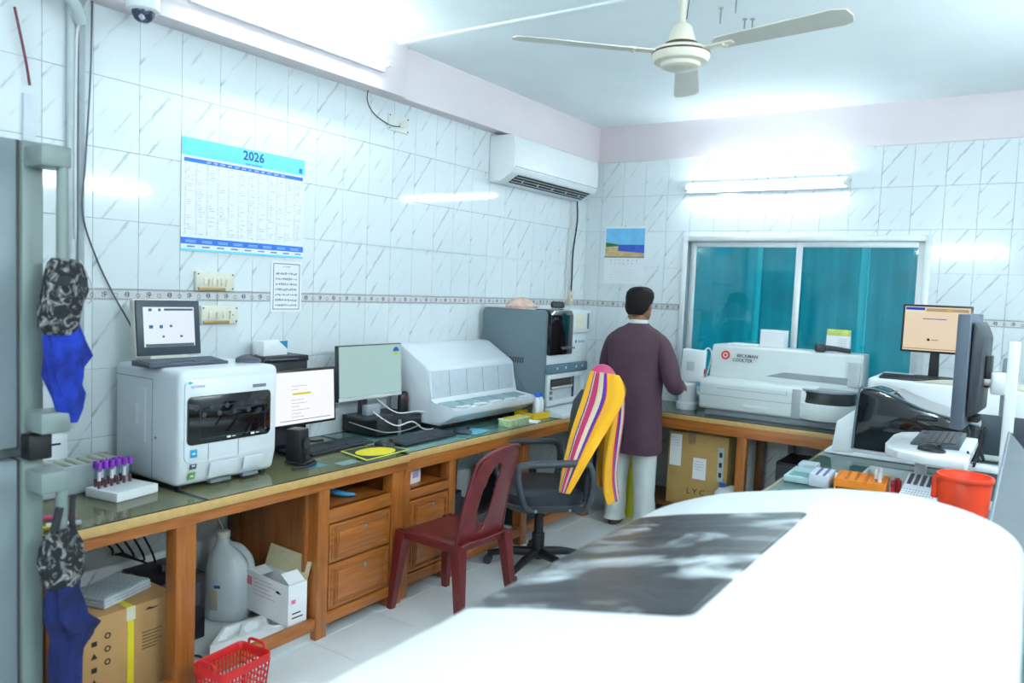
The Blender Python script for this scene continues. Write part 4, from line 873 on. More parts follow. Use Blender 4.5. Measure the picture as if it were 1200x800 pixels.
# local: x along the wall (-0.49..0.49), -y out of the wall (world x)
body = [(-0.03, 0.035), (-0.43, 0.035), (-0.44, 0.06), (-0.36, 0.15), (-0.335, 0.365), (-0.31, 0.388), (-0.12, 0.50), (-0.06, 0.505), (-0.03, 0.49)]
P(A2, 'body', prism(body, 'x', -0.445, 0.465, 0.014, 3), M('tray_white', (222, 229, 236), 0.33, var=0.02, scale=6))
P(A2, 'front_visor', prism([(-0.345, 0.185), (-0.360, 0.185), (-0.340, 0.355), (-0.326, 0.355)], 'x', -0.425, 0.44, 0.004), M('visor_grey', (200, 210, 218), 0.3))
for k in range(4): P(A2, 'visor_seam', moved(bx(-0.001, 0.001, -0.0006, 0.0006, 0, 0.165), Tr(-0.26+0.175*k, -0.3605, 0.188) @ Rx(-0.117)), MGREY)
tr_ = P(A2, 'sample_tray', prism([(-0.35, 0.05), (-0.46, 0.055), (-0.54, 0.105), (-0.55, 0.145), (-0.535, 0.157), (-0.52, 0.150), (-0.39, 0.166), (-0.365, 0.19), (-0.345, 0.19)], 'x', -0.45, 0.44, 0.006), M('tray_white', (222, 229, 236), 0.33))
for k in range(5): P(tr_, 'tray_pocket', moved(bx(0, 0.15, -0.115, 0.0, 0, 0.005, 0.002), Tr(-0.425+0.168*k, -0.395, 0.165) @ Rx(0.122)), M('pocket_grey', (140, 170, 174), 0.35))
for k in range(5): P(tr_, 'tray_tab', bx(-0.405+0.168*k, -0.405+0.168*k+0.11, -0.556, -0.515, 0.155, 0.163, 0.003), M('tab_white', (226, 234, 236), 0.35))
P(A2, 'sticker', moved(prism([(0.045*math.cos(t*PI/8), 0.03*math.sin(t*PI/8)) for t in range(9)], 'z', 0, 0.001), Tr(0.0, -0.19, 0.456) @ Rx(0.522)), M('sticker_navy', (40, 80, 160), 0.5))
P(A2, 'sticker', moved(prism([(0.04*math.cos(-t*PI/8), 0.02*math.sin(-t*PI/8)-0.004) for t in range(9)], 'z', 0, 0.001), Tr(0.0, -0.19, 0.456) @ Rx(0.522)), M('sticker_lime', (180, 210, 60), 0.5))
P(A2, 'underside', bx(-0.43, 0.43, -0.40, -0.05, 0.012, 0.036), BLACK)
for a in (-0.4, 0.4):
    for b in (-0.38, -0.08): P(A2, 'foot', cyl(0.02, 0, 0.014, 10, (a, b, 0)), BLACK)

# ================================================================== GREY ANALYSER WITH BLACK DOOR
A3 = T('cabinet_analyser', 'tall grey sided analyser with a glossy black door', 'analyser', (0.57, 4.485, DESKZ), PI/2)
# local x: 0..0.62 along the wall, y: 0 front .. 0.52 back
SIDE = M('slate_side', (98, 116, 124), 0.45, var=0.02, scale=6); A3W = M('analyser_pale', (218, 228, 232), 0.35, var=0.02)
P(A3, 'side_panel', prism(rrect(-0.01, 0.52, 0.01, 0.735, 0.03), 'x', 0.0, 0.025, 0.005), SIDE)
P(A3, 'body', bx(0.025, 0.60, 0.02, 0.52, 0.02, 0.725, 0.008), A3W)
P(A3, 'side_panel', prism(rrect(0.01, 0.52, 0.01, 0.60, 0.03), 'x', 0.60, 0.615, 0.004), SIDE)
P(A3, 'door', prism([(-0.035, 0.425), (-0.035, 0.70), (-0.02, 0.733), (0.02, 0.742), (0.10, 0.742), (0.10, 0.425)], 'x', 0.03, 0.335, 0.006), SMOKE)
P(A3, 'door_handle', bx(0.19, 0.35, -0.05, -0.03, 0.462, 0.478, 0.004), METAL)
P(A3, 'printer_unit', bx(0.345, 0.60, -0.03, 0.10, 0.575, 0.735, 0.006), A3W)
P(A3, 'printer_lid', bx(0.36, 0.51, -0.036, -0.028, 0.60, 0.715, 0.004), CREAM); P(A3, 'printer_slot', bx(0.545, 0.57, -0.034, -0.028, 0.60, 0.715, 0.002), MGREY)
P(A3, 'front_panel', bx(0.03, 0.60, -0.012, 0.03, 0.36, 0.572, 0.004), A3W)
P(A3, 'brand_text', moved(text_mesh('mindray', 0.03), Tr(0.50, -0.0128, 0.51) @ UPRIGHT), M('logo_slate', (100, 124, 150), 0.5))
P(A3, 'brand_mark', moved(cyl(0.012, 0, 0.001, 12), Tr(0.42, -0.0125, 0.51) @ Rx(PI/2)), M('logo_blue', (60, 110, 190), 0.5))
bd = P(A3, 'button_band', bx(0.03, 0.60, -0.02, 0.02, 0.295, 0.358, 0.003), M('band_teal', (92, 122, 138), 0.4))
for k in (0.16, 0.28, 0.43, 0.52): P(bd, 'button_light', moved(cyl(0.008, 0, 0.003, 10), Tr(k, -0.02, 0.33) @ Rx(PI/2)), PAPER)
P(A3, 'sampling_bay', rect_frame(0.05, 0.59, 0.07, 0.29, 0.035, -0.012, 0.03), A3W)
P(A3, 'bay_back', bx(0.08, 0.56, 0.012, 0.025, 0.10, 0.26), M('bay_pale', (206, 216, 220), 0.4))
P(A3, 'bay_opening', bx(0.13, 0.40, -0.004, 0.014, 0.18, 0.255, 0.004), M('bay_dark', (64, 60, 56), 0.5))
P(A3, 'sample_needle', bx(0.40, 0.412, -0.02, -0.004, 0.11, 0.26, 0.003), DGREY)
P(A3, 'rack_guide', bx(0.12, 0.40, -0.016, -0.002, 0.185, 0.20, 0.003), ALUM)
for z in (0.11, 0.15): P(A3, 'side_button', bx(0.09, 0.125, -0.014, -0.002, z, z+0.022, 0.003), MGREY)
P(A3, 'base_tray', prism([(0.0, 0.0), (-0.15, 0.0), (-0.155, 0.025), (-0.02, 0.05), (0.0, 0.06)], 'x', 0.05, 0.61, 0.006), A3W)
P(A3, 'vent', join(*[bx(-0.0015, 0.001, 0.16+0.02*k, 0.172+0.02*k, 0.36, 0.40) for k in range(8)]), M('vent_dark', (48, 60, 66), 0.6), kind='stuff')
bagm = M('crumpled_bag', (222, 186, 170), 0.5, var=0.2, scale=20, bump=0.5)
g = random.Random(4); rings = [[(0.26+0.05*math.cos(t*PI/8)*f*(1+0.3*g.random()), 4.66+0.15*math.sin(t*PI/8)*f*(1+0.3*g.random()), z) for t in range(16)] for z, f in ((1.522, 1.0), (1.54, 1.1), (1.56, 0.8), (1.585, 0.5), (1.60, 0.2))]
O('crumpled_bag', loft(rings), bagm, 'crumpled pinkish plastic bag on top of the grey sided analyser', 'bag')
ph = T('desk_phone_handset', 'black handset lying on top of the grey sided analyser', 'handset', (0.42, 4.90, 1.5295), 0.4)
P(ph, 'shell', bx(-0.05, 0.05, -0.03, 0.03, 0, 0.05, 0.015, 3), BLACK); P(ph, 'keypad', bx(-0.03, 0.03, -0.0315, -0.029, 0.012, 0.038), DGREY)
O('folded_paper', bx(-0.1, 0.1, -0.15, 0.15, 0, 0.018, 0.006), PAPER, 'folded white paper under the crumpled pinkish bag', 'paper', (0.14, 4.66, 1.523), 0.1)

# small things at the front of the second desk
tip = T('pipette_tip_box', 'clear box of yellow and green pipette tips', 'box', (0.61, 4.10, DESKZ), PI/2)
P(tip, 'box', bx(-0.115, 0.115, -0.042, 0.042, 0, 0.045, 0.004), M('tip_box_clear', (190, 210, 160), 0.25, var=0.25, scale=45))
P(tip, 'lid_rim', rect_frame_h(-0.118, 0.118, -0.045, 0.045, 0.006, 0.045, 0.051), M('tip_rim', (214, 232, 222), 0.3))
P(tip, 'tips', join(*[cyl(0.006, 0.045, 0.053, 8, (-0.10+0.0177*i, -0.033+0.0165*j, 0)) for i in range(12) for j in range(5)]), M('tip_yellow', (226, 214, 96), 0.5, var=0.3, scale=40), kind='stuff')
yt = T('yellow_tray', 'shallow yellow plastic tray on the desk beside the tip box', 'tray', (0.53, 4.50, DESKZ), PI/2)
YEL = M('tray_yellow', (234, 196, 36), 0.4)
P(yt, 'base', bx(-0.15, 0.15, -0.07, 0.07, 0, 0.008, 0.002), YEL); P(yt, 'rim', rect_frame_h(-0.16, 0.16, -0.08, 0.08, 0.012, 0.0, 0.045), YEL)
P(yt, 'handle_tab', bx(-0.19, -0.15, -0.03, 0.03, 0.034, 0.045, 0.003), YEL)
for k, (a, b) in enumerate(((0.545, 4.455), (0.575, 4.43), (0.57, 4.48))):
    t = T('reagent_bottle', 'slim white bottle with blue cap standing in the yellow tray', 'bottle', (a, b, DESKZ+0.008), 0, 'blue capped bottles in the yellow tray')
    P(t, 'bottle', lathe([(0, 0), (0.019, 0), (0.021, 0.006), (0.021, 0.10), (0.017, 0.12), (0.011, 0.128), (0.011, 0.14), (0, 0.14)], 16), WHITE); P(t, 'cap', cyl(0.014, 0.138, 0.165, 14, b=0.002), M('cap_blue', (40, 110, 200), 0.4))
O('blue_slip', bx(-0.06, 0.06, -0.09, 0.09, 0, 0.001), M('slip_blue', (120, 196, 220), 0.5), 'pale blue card lying on the desk by the dark mouse', 'card', (0.56, 3.74, DESKZ), 0.15)
O('white_slip', bx(-0.05, 0.05, -0.05, 0.05, 0, 0.008, 0.002), PAPER, 'small white pad on the desk between tip box and yellow tray', 'pad', (0.625, 4.285, DESKZ), 0.3)

# ================================================================== UNDER THE DESK
PLZ = 0.0455
c1 = T('cardboard_carton', 'large brown carton with yellow strap under the desk by the fridge', 'carton', (-0.07, 0.045, PLZ))
P(c1, 'carton', bx(0.30, 0.628, 1.35, 1.735, 0, 0.345, 0.003), CARD)
P(c1, 'strap', join(bx(0.628, 0.631, 1.535, 1.56, 0, 0.348), bx(0.55, 0.63, 1.535, 1.56, 0.345, 0.348)), M('strap_yellow', (232, 214, 46), 0.5))
P(c1, 'tape', bx(0.6275, 0.632, 1.53, 1.565, 0.295, 0.347), M('tape_clear', (226, 216, 190), 0.3))
icons = [bx(0.628, 0.6292, 1.41, 1.425, 0.23-0.052*k, 0.25-0.052*k) for k in range(5)] + [bx(0.628, 0.6292, 1.45, 1.468, 0.25-0.045*k, 0.272-0.045*k) for k in range(3)]
for k in range(5): P(c1, 'icon_print', moved(prism([(-0.012, -0.008), (0.012, -0.008), (0.0, 0.014)] if k % 2 else [(-0.01, -0.01), (0.01, -0.01), (0.01, 0.008), (-0.01, 0.008)], 'x', 0.628, 0.6292), Tr(0, 1.41, 0.25-0.05*k)), INK)
for k in range(3): P(c1, 'icon_print', moved(lathe([(0.007, 0), (0.012, 0), (0.012, 0.001), (0.007, 0.001), (0.007, 0)], 14), Tr(0.628, 1.46, 0.265-0.05*k) @ Ry(PI/2)), INK)
P(c1, 'text_print', join(*[bx(0.628, 0.6292, 1.595, 1.655+0.01*(k % 3), 0.16+0.013*k, 0.164+0.013*k) for k in range(6)]), M('ink_faint', (120, 92, 62), 0.8), kind='stuff')
P(c1, 'mark_print', moved(prism([(-0.03, 0.0), (-0.012, 0.008), (0.0, 0.003), (0.03, 0.002), (0.0, -0.003)], 'x', 0.628, 0.6292), Tr(0, 1.635, 0.315)), INK)
c2 = T('cardboard_carton', 'brown carton with white label behind the navy cloth under the desk', 'carton', (0, 0, PLZ))
P(c2, 'carton', bx(0.30, 0.61, 1.29, 1.385, 0, 0.28, 0.003), CARD); P(c2, 'white_label', bx(0.61, 0.6112, 1.30, 1.37, 0.04, 0.16), PAPER)
fp = T('foam_pack', 'stack of clear plastic trays lying on the strapped carton', 'tray pack', (0.40, 1.605, PLZ+0.3485), 0.30)
PK = M('clear_pack', (206, 218, 226), 0.2, var=0.08, scale=60)
for k in range(3): P(fp, 'tray', bx(-0.085+0.002*k, 0.085, -0.12, 0.12-0.003*k, 0.013*k, 0.013*k+0.011, 0.004), PK)
P(fp, 'ribs', join(*[bx(-0.078, 0.078, -0.112+0.0135*k, -0.106+0.0135*k, 0.037, 0.041) for k in range(17)]), PK, kind='stuff')
PEJ = M('jug_plastic', (206, 216, 220), 0.35, var=0.05, scale=10)
jg = T('plastic_jug', 'big translucent white jug with handle under the desk', 'jug', (0.235, 2.265, PLZ), 0.5)
P(jg, 'body', loft([oval((ox, 0, z), a, b, 24, 2.8) for z, a, b, ox in ((0, 0.092, 0.08, 0), (0.012, 0.102, 0.09, 0), (0.05, 0.105, 0.092, 0), (0.20, 0.105, 0.092, 0), (0.26, 0.098, 0.085, 0), (0.31, 0.075, 0.068, -0.012), (0.35, 0.036, 0.036, -0.03), (0.365, 0.028, 0.028, -0.034), (0.385, 0.026, 0.026, -0.034))]), PEJ)
P(jg, 'handle', tube([(-0.005, 0, 0.345), (0.05, 0, 0.335), (0.095, 0, 0.29), (0.108, 0, 0.24)], 0.017, 12), PEJ)
P(jg, 'cap', cyl(0.033, 0.378, 0.41, 20, (-0.034, 0, 0), 0.004), M('cap_offwhite', (220, 218, 208), 0.5))
P(jg, 'label', bx(-0.05, -0.012, -0.0945, -0.088, 0.06, 0.16, 0.002), M('label_tan', (176, 168, 150), 0.6)); P(jg, 'blue_mark', bx(-0.03, 0.0, -0.095, -0.088, 0.165, 0.178), M('mark_blue', (40, 90, 170), 0.5))
O('jug_hose', tube([(0.205, 2.25, PLZ+0.41), (0.20, 2.23, PLZ+0.46), (0.17, 2.2, PLZ+0.50), (0.10, 2.1, PLZ+0.42), (0.04, 1.95, PLZ+0.45)], 0.004, 8), M('hose_clear', (196, 200, 190), 0.4), 'thin clear hose rising from the jug cap', 'hose')
fm = T('foam_insert', 'white moulded foam insert with three hollows beside the jug', 'foam', (0, 0, PLZ))
pts = [(atz(a, b, PLZ+0.05).x-0.035, atz(a, b, PLZ+0.05).y+0.0) for a, b in ((252, 760), (268, 737), (333, 717), (348, 733))]
base = prism(pts, 'z', 0, 0.012, 0.002); P(fm, 'base', base, FOAM)
def lerp2(u, v):
    a = Vector(pts[1])*(1-u)+Vector(pts[2])*u; b = Vector(pts[0])*(1-u)+Vector(pts[3])*u; return a*(1-v)+b*v
def foam_top():
    bm = bmesh.new(); NU, NV = 48, 24; V = []
    for i in range(NV+1):
        r = []
        for j in range(NU+1):
            u, v = j/NU, i/NV; p_ = lerp2(u, v); z = 0.052
            for cu, ru, sq in ((0.2, 0.12, True), (0.52, 0.13, False), (0.84, 0.12, False)):
                du, dv = abs(u-cu)/ru, abs(v-0.5)/0.34
                d = max(du, dv) if sq else math.hypot(du, dv)
                if d < 1: z = 0.016 if d < 0.86 else 0.016+0.036*(d-0.86)/0.14
            r.append(bm.verts.new((p_.x, p_.y, z)))
        V.append(r)
    for i in range(NV):
        for j in range(NU): bm.faces.new((V[i][j], V[i][j+1], V[i+1][j+1], V[i+1][j]))
    ring = [V[0][j] for j in range(NU+1)]+[V[i][NU] for i in range(1, NV+1)]+[V[NV][j] for j in range(NU-1, -1, -1)]+[V[i][0] for i in range(NV-1, 0, -1)]
    low = [bm.verts.new((v.co.x, v.co.y, 0.0)) for v in ring]; n = len(ring)
    for k in range(n): bm.faces.new((ring[k], ring[(k+1) % n], low[(k+1) % n], low[k]))
    return mesh_from(bm, ang=30)
P(fm, 'hollow_tray', foam_top(), FOAM)
wbx = T('product_box', 'open white carton with pink squares beside the jug', 'box', (0.494, 2.332, PLZ+0.053), -0.04)
PNK = M('pink_print', (232, 120, 150), 0.6)
P(wbx, 'carton', join(bx(-0.155, 0.155, -0.052, -0.049, 0, 0.19), bx(-0.155, 0.155, 0.049, 0.052, 0, 0.19), bx(-0.155, -0.152, -0.05, 0.05, 0, 0.19), bx(0.152, 0.155, -0.05, 0.05, 0, 0.19), bx(-0.155, 0.155, -0.05, 0.05, 0, 0.004)), PAPER)
P(wbx, 'lid_flap', moved(bx(-0.155, 0.155, 0, 0.10, -0.0015, 0.0015), Tr(0, 0.05, 0.19) @ Rx(1.25)), M('card_inside', (206, 196, 160), 0.8))
P(wbx, 'side_flap', moved(bx(-0.07, 0.0, -0.045, 0.045, -0.001, 0.001), Tr(-0.15, 0, 0.19) @ Ry(-2.9)), PAPER)
P(wbx, 'side_flap', moved(bx(0, 0.07, -0.045, 0.045, -0.001, 0.001), Tr(0.15, 0, 0.19) @ Ry(-2.6)), PAPER)
P(wbx, 'pink_square', bx(-0.15, -0.115, -0.0528, -0.0518, 0.125, 0.165), PNK)
P(wbx, 'pink_square', bx(0.1548, 0.1558, -0.035, -0.012, 0.10, 0.118), PNK)
P(wbx, 'text_print', join(*[bx(-0.10, 0.06-0.02*(k % 3), -0.0526, -0.0518, 0.09+0.018*k, 0.095+0.018*k) for k in range(5)]), M('faint_pink_print', (226, 206, 212), 0.7), kind='stuff')
P(wbx, 'text_print', join(*[bx(0.1548, 0.1556, -0.03, 0.03-0.012*k, 0.03+0.02*k, 0.036+0.02*k) for k in range(2)]), INK, kind='stuff')
P(wbx, 'mark_print', moved(prism([(-0.02, 0), (0.0, 0.008), (0.025, -0.004), (0.0, -0.006)], 'y', -0.0528, -0.0518), Tr(0.08, 0, 0.14)), INK)
ups = T('power_supply_unit', 'black power supply unit in the shade behind the jug', 'power supply', (0.20, 1.95, PLZ), PI/2)
P(ups, 'case', bx(-0.11, 0.11, -0.15, 0.15, 0, 0.30, 0.008), BLACK); P(ups, 'panel', bx(-0.08, 0.08, -0.153, -0.149, 0.16, 0.26, 0.002), DGREY); P(ups, 'plug', bx(-0.02, 0.02, -0.02, 0.02, 0.30, 0.33, 0.004), DGREY)
g = random.Random(11)
for k in range(5):
    y = 1.62+0.05*k; 
    O('under_desk_cable', tube([(0.03, y-0.12+0.06*k, 0.73), (0.05, y+0.05*math.sin(k), 0.62), (0.10+0.03*k, y+0.1-0.03*k, 0.52+0.02*k), (0.08, y+0.16, 0.46-0.03*k), (0.05, 1.80+0.01*k, 0.42)], 0.005, 6), CABLE, 'black cable tangled under the desk behind the strapped carton', 'cable', (0, 0, 0), 0, 'tangled cables under the desk')
O('floor_cable', tube([(0.60, 1.83, PLZ+0.006), (0.57, 1.90, PLZ+0.006), (0.50, 1.93, PLZ+0.006), (0.44, 1.88, PLZ+0.006), (0.40, 1.84, PLZ+0.006)], 0.005, 6), CABLE, 'short black cable lying on the plinth in front of the foam insert', 'cable')
# things in the desk's open shelves
bt_ = T('folded_bag', 'blue and grey plastic bag stuffed in the open shelf', 'bag', (0.45, 2.66, 0.6005), 0.5)
P(bt_, 'grey_part', loft([oval((x, 0.02*math.sin(x*30), 0.018), 0.001+0.03*math.sin(PI*(x+0.16)/0.32+0.05)+0.01, 0.04, 10) for x in (0,)]+[oval((0.0, 0.0, z), a, b, 12) for z, a, b in ((0.03, 0.12, 0.05), (0.045, 0.06, 0.02))]), M('bag_grey', (120, 136, 150), 0.4, bump=0.4))
P(bt_, 'blue_part', tube([(-0.08, -0.02, 0.03), (0.02, -0.05, 0.035), (0.10, -0.06, 0.02), (0.16, -0.03, 0.012)], [0.02, 0.018, 0.014, 0.008], 10), M('bag_blue', (70, 160, 214), 0.4))
bw = T('shelf_box', 'white box in the open shelf beside the plastic chair', 'box', (0.52, 3.18, 0.5755), 0.1)
P(bw, 'carton', bx(-0.06, 0.06, -0.055, 0.055, 0, 0.09, 0.002), PAPER); P(bw, 'purple_print', bx(0.0602, 0.0612, -0.02, 0.03, 0.03, 0.06), M('lilac_print', (196, 180, 220), 0.6))
by = T('shelf_box', 'small yellow topped white box in the open shelf', 'box', (0.57, 3.085, 0.5755), 0.0)
P(by, 'carton', bx(-0.03, 0.03, -0.025, 0.025, 0, 0.04, 0.002), PAPER); P(by, 'yellow_top', bx(-0.031, 0.031, -0.026, 0.026, 0.04, 0.065, 0.002), M('box_yellow', (206, 190, 70), 0.6))
# dark kit below the second desk
for i, (y, x, h, wd_, lb) in enumerate(((3.62, 0.30, 0.42, 0.2, 'black computer tower under the desk beside the drawers'), (4.55, 0.25, 0.38, 0.22, 'black computer tower in the shade behind the office chair'))):
    t = T('computer_tower', lb, 'computer', (x, y, 0.0), PI/2)
    P(t, 'case', bx(-wd_/2, wd_/2, -0.2, 0.2, 0.01, h, 0.006), BLACK); P(t, 'front_panel', bx(-wd_/2+0.01, wd_/2-0.01, -0.207, -0.199, 0.03, h-0.02, 0.003), DGREY); P(t, 'power_button', moved(cyl(0.01, 0, 0.004, 12), Tr(0, -0.207, h-0.06) @ Rx(PI/2)), METAL)
    for a in (-0.07, 0.07):
        for b in (-0.15, 0.15): P(t, 'foot', cyl(0.012, 0, 0.012, 8, (a, b, 0)), BLACK)
pr = T('document_printer', 'grey printer under the desk behind the plastic chair', 'printer', (0.34, 3.93, 0.0), PI/2)
P(pr, 'case', bx(-0.19, 0.19, -0.15, 0.15, 0, 0.22, 0.012), MGREY); P(pr, 'paper_tray', bx(-0.13, 0.13, -0.19, -0.14, 0.03, 0.06, 0.004), M('tray_pale', (186, 190, 192), 0.4)); P(pr, 'lid', bx(-0.185, 0.185, -0.145, 0.145, 0.22, 0.245, 0.008), DGREY)

# red basket on the floor
RED = M('basket_red', (206, 34, 36), 0.4, var=0.06)
bk = T('plastic_basket', 'red perforated plastic basket on the floor by the desk', 'basket', (0.88, 1.815, 0.0), 0.08)
def basket_ring(z, a, b, r=0.02): return [(x, y, z) for x, y in rrect(-a, a, -b, b, r, 3)]
lat = []
n_s = 13
def bpt(side, f, z):
    s = 0.78+0.22*z/0.24; a, b = 0.085*s, 0.115*s
    return {0: (-a+2*a*f, -b, z), 1: (a, -b+2*b*f, z), 2: (a-2*a*f, b, z), 3: (-a, b-2*b*f, z)}[side]
for sd in range(4):
    for k in range(n_s if sd % 2 else 10):
        f = k/((n_s if sd % 2 else 10)-1); lat.append(tube([bpt(sd, f, 0.004), bpt(sd, f, 0.185)], 0.0032, 5, 1))
for z in (0.03, 0.055, 0.08, 0.105, 0.13, 0.155, 0.175):
    for sd in range(4): lat.append(tube([bpt(sd, 0, z), bpt(sd, 1, z)], 0.003, 5, 1))
P(bk, 'lattice', join(*lat), RED, kind='stuff')
P(bk, 'base', bx(-0.066, 0.066, -0.09, 0.09, 0, 0.006, 0.002), RED)
P(bk, 'rim', loft([[(p_[0]*s, p_[1]*s, z) for p_ in rrect(-0.088, 0.088, -0.118, 0.118, 0.02, 4)] for s, z in ((0.93, 0.175), (0.98, 0.175), (1.0, 0.205), (0.98, 0.21), (0.94, 0.205), (0.925, 0.175))], False), RED)
for s in (-1, 1): P(bk, 'handle', tube([(-0.04, s*0.114, 0.205), (-0.035, s*0.117, 0.228), (0.035, s*0.117, 0.228), (0.04, s*0.114, 0.205)], 0.006, 8), RED)
for k, (c, x, y) in enumerate((((60, 130, 220), 0.02, -0.01), ((230, 230, 235), -0.03, 0.03), ((200, 60, 90), 0.0, 0.05), ((225, 232, 236), 0.03, -0.05))):
    O('basket_litter', lathe([(0, 0), (0.02, 0.004), (0.024, 0.015), (0.012, 0.03), (0, 0.032)], 10), M('litter_%d' % k, c, 0.5), '%s scrap lying in the red basket' % ('blue', 'white cupped', 'pink', 'pale round')[k], 'scrap', (0.865+x, 1.80+y, 0.006))

# ================================================================== MAROON PLASTIC CHAIR
MAR = M('maroon_plastic', (98, 28, 30), 0.3, var=0.08, scale=8)
pcz = T('plastic_chair', 'maroon moulded plastic chair pulled up to the desk', 'chair', (0.955, 3.085, 0), math.radians(-94))
def seat_sheet():
    rows = []
    for i in range(13):
        v = i/12; y = -0.225+0.435*v; hw = 0.205-0.022*v; r = []
        for j in range(15):
            u = -1+2*j/14; z = 0.43-0.018*(1-abs(u)**3)*math.sin(PI*v*0.9)
            if v < 0.12: z -= 0.05*((0.12-v)/0.12)**2
            if abs(u) > 0.93: z -= 0.02
            r.append((hw*u, y, z))
        rows.append(r)
    return sheet(rows, 0.007, sub=1)
P(pcz, 'seat', seat_sheet(), MAR)
def back_sheet():
    bm = bmesh.new(); NU, NV = 44, 40; V = {}
    def hole(u, v):
        return ((abs(u-0.28)/0.25)**2.6 + (abs(v-0.48)/0.36)**2.6) < 1
    def pos(u, v):
        hw = 0.172-0.022*v
        zt = 0.505
        if v > 0.75: hw *= math.sqrt(max(0.0, 1-((v-0.75)/0.25)**2.6*0.35))
        z = 0.40+zt*v-0.05*(u*u)*max(0, v-0.55)/0.45
        y = 0.175+0.10*v+0.06*v*v-0.05*u*u*(0.4+0.6*v)
        return (hw*u, y, z)
    for i in range(NV+1):
        for j in range(NU+1): V[i, j] = bm.verts.new(pos(-1+2*j/NU, i/NV))
    for i in range(NV):
        for j in range(NU):
            if not hole(-1+2*(j+0.5)/NU, (i+0.5)/NV): bm.faces.new((V[i, j], V[i, j+1], V[i+1, j+1], V[i+1, j]))
    for v in list(bm.verts):
        if not v.link_faces: bm.verts.remove(v)
    bmesh.ops.smooth_vert(bm, verts=[v for v in bm.verts if v.is_boundary], factor=0.5, use_axis_x=True, use_axis_y=True, use_axis_z=True)
    me = bpy.data.meshes.new('b'); bm.to_mesh(me); bm.free(); ob = bpy.data.objects.new('b', me); COL.objects.link(ob)
    md = ob.modifiers.new('t', 'SOLIDIFY'); md.thickness = 0.008; md.offset = 0
    return bake(ob)
P(pcz, 'backrest', back_sheet(), MAR)
P(pcz, 'back_rim', tube([(-0.172, 0.155, 0.40), (-0.163, 0.19, 0.60), (-0.157, 0.23, 0.74), (-0.142, 0.262, 0.835), (-0.08, 0.318, 0.893), (0.0, 0.335, 0.907), (0.08, 0.318, 0.893), (0.142, 0.262, 0.835), (0.157, 0.23, 0.74), (0.163, 0.19, 0.60), (0.172, 0.155, 0.40)], 0.010, 10), MAR)
for sx in (-1, 1):
    for fy, ty, tz in ((-0.245, -0.20, 0.415), (0.225, 0.175, 0.42)):
        P(pcz, 'leg', loft([[(sx*(x-w_), y-d_, z), (sx*(x+w_), y-d_, z), (sx*(x+w_), y+d_, z), (sx*(x-w_), y+d_, z)] for x, y, z, w_, d_ in ((0.205, fy, 0.0, 0.016, 0.016), (0.20, fy*0.92+ty*0.08, 0.05, 0.018, 0.018), (0.175, ty, tz, 0.030, 0.028))], ang=30), MAR)
P(pcz, 'apron', join(bx(-0.18, 0.18, -0.22, -0.21, 0.365, 0.41, 0.003), bx(-0.18, 0.18, 0.17, 0.18, 0.38, 0.42, 0.003), bx(-0.19, -0.18, -0.215, 0.18, 0.375, 0.42, 0.003), bx(0.18, 0.19, -0.215, 0.18, 0.375, 0.42, 0.003)), MAR)

# ================================================================== OFFICE CHAIR WITH SHAWL
VIN = M('dark_vinyl', (40, 46, 54), 0.32, var=0.08, scale=14); CHP = M('chair_plastic', (58, 64, 72), 0.45)
oc = T('office_chair', 'dark grey swivel office chair with loop armrests and a shawl on it', 'chair', (0.975, 3.86, 0), -0.74)
P(oc, 'seat', loft([oval((0, -0.01, z), a, b, 28, 3.4) for z, a, b in ((0.43, 0.20, 0.20), (0.445, 0.255, 0.235), (0.48, 0.265, 0.245), (0.51, 0.26, 0.24), (0.527, 0.23, 0.21), (0.53, 0.15, 0.15))]), VIN)
P(oc, 'seat_shell', loft([oval((0, -0.01, z), a, b, 28, 3.4) for z, a, b in ((0.405, 0.18, 0.18), (0.41, 0.24, 0.22), (0.45, 0.272, 0.252), (0.455, 0.265, 0.245))]), CHP)
def chair_back(off, t, z0, z1, hw):
    rings = []
    for k in range(9):
        f = k/8; z = z0+(z1-z0)*f; w_ = hw*(0.9+0.1*math.sin(PI*f))*(1 if f < 0.8 else math.sqrt(max(0.02, 1-((f-0.8)/0.2)**2*0.75))); y = 0.21+off+0.09*f+0.02*math.cos(PI*f)
        r = []
        for j in range(24):
            a = 2*PI*j/24; cx, sy = math.cos(a), math.sin(a)
            x = w_*math.copysign(abs(cx)**0.5, cx); yy = t*math.copysign(abs(sy)**0.7, sy)
            r.append((x, y+yy-0.10*(x/hw)**2*hw, z))
        rings.append(r)
    return loft(rings)
P(oc, 'backrest', chair_back(0.0, 0.032, 0.45, 1.07, 0.205), VIN)
P(oc, 'back_shell', chair_back(0.035, 0.012, 0.43, 1.055, 0.21), CHP)
for sx in (-1, 1):
    x = sx*0.31
    P(oc, 'armrest', tube([(sx*0.24, 0.12, 0.43), (x, 0.18, 0.45), (x+sx*0.01, 0.215, 0.57), (x, 0.20, 0.68), (x, 0.15, 0.705), (x, 0.0, 0.705), (x, -0.17, 0.70), (x, -0.215, 0.68), (x, -0.215, 0.60), (x, -0.18, 0.48), (sx*0.24, -0.12, 0.43)], 0.022, 10, 6, 0.8), CHP)
    for yy in (-0.10, 0.10): P(oc, 'bolt', moved(cyl(0.009, 0, 0.004, 10), Tr(sx*0.272, yy, 0.432) @ Ry(sx*PI/2)), METAL)
P(oc, 'column', join(cyl(0.028, 0.10, 0.41, 16), cyl(0.038, 0.07, 0.22, 16), bx(-0.08, 0.08, -0.1, 0.1, 0.385, 0.412, 0.01)), BLACK)
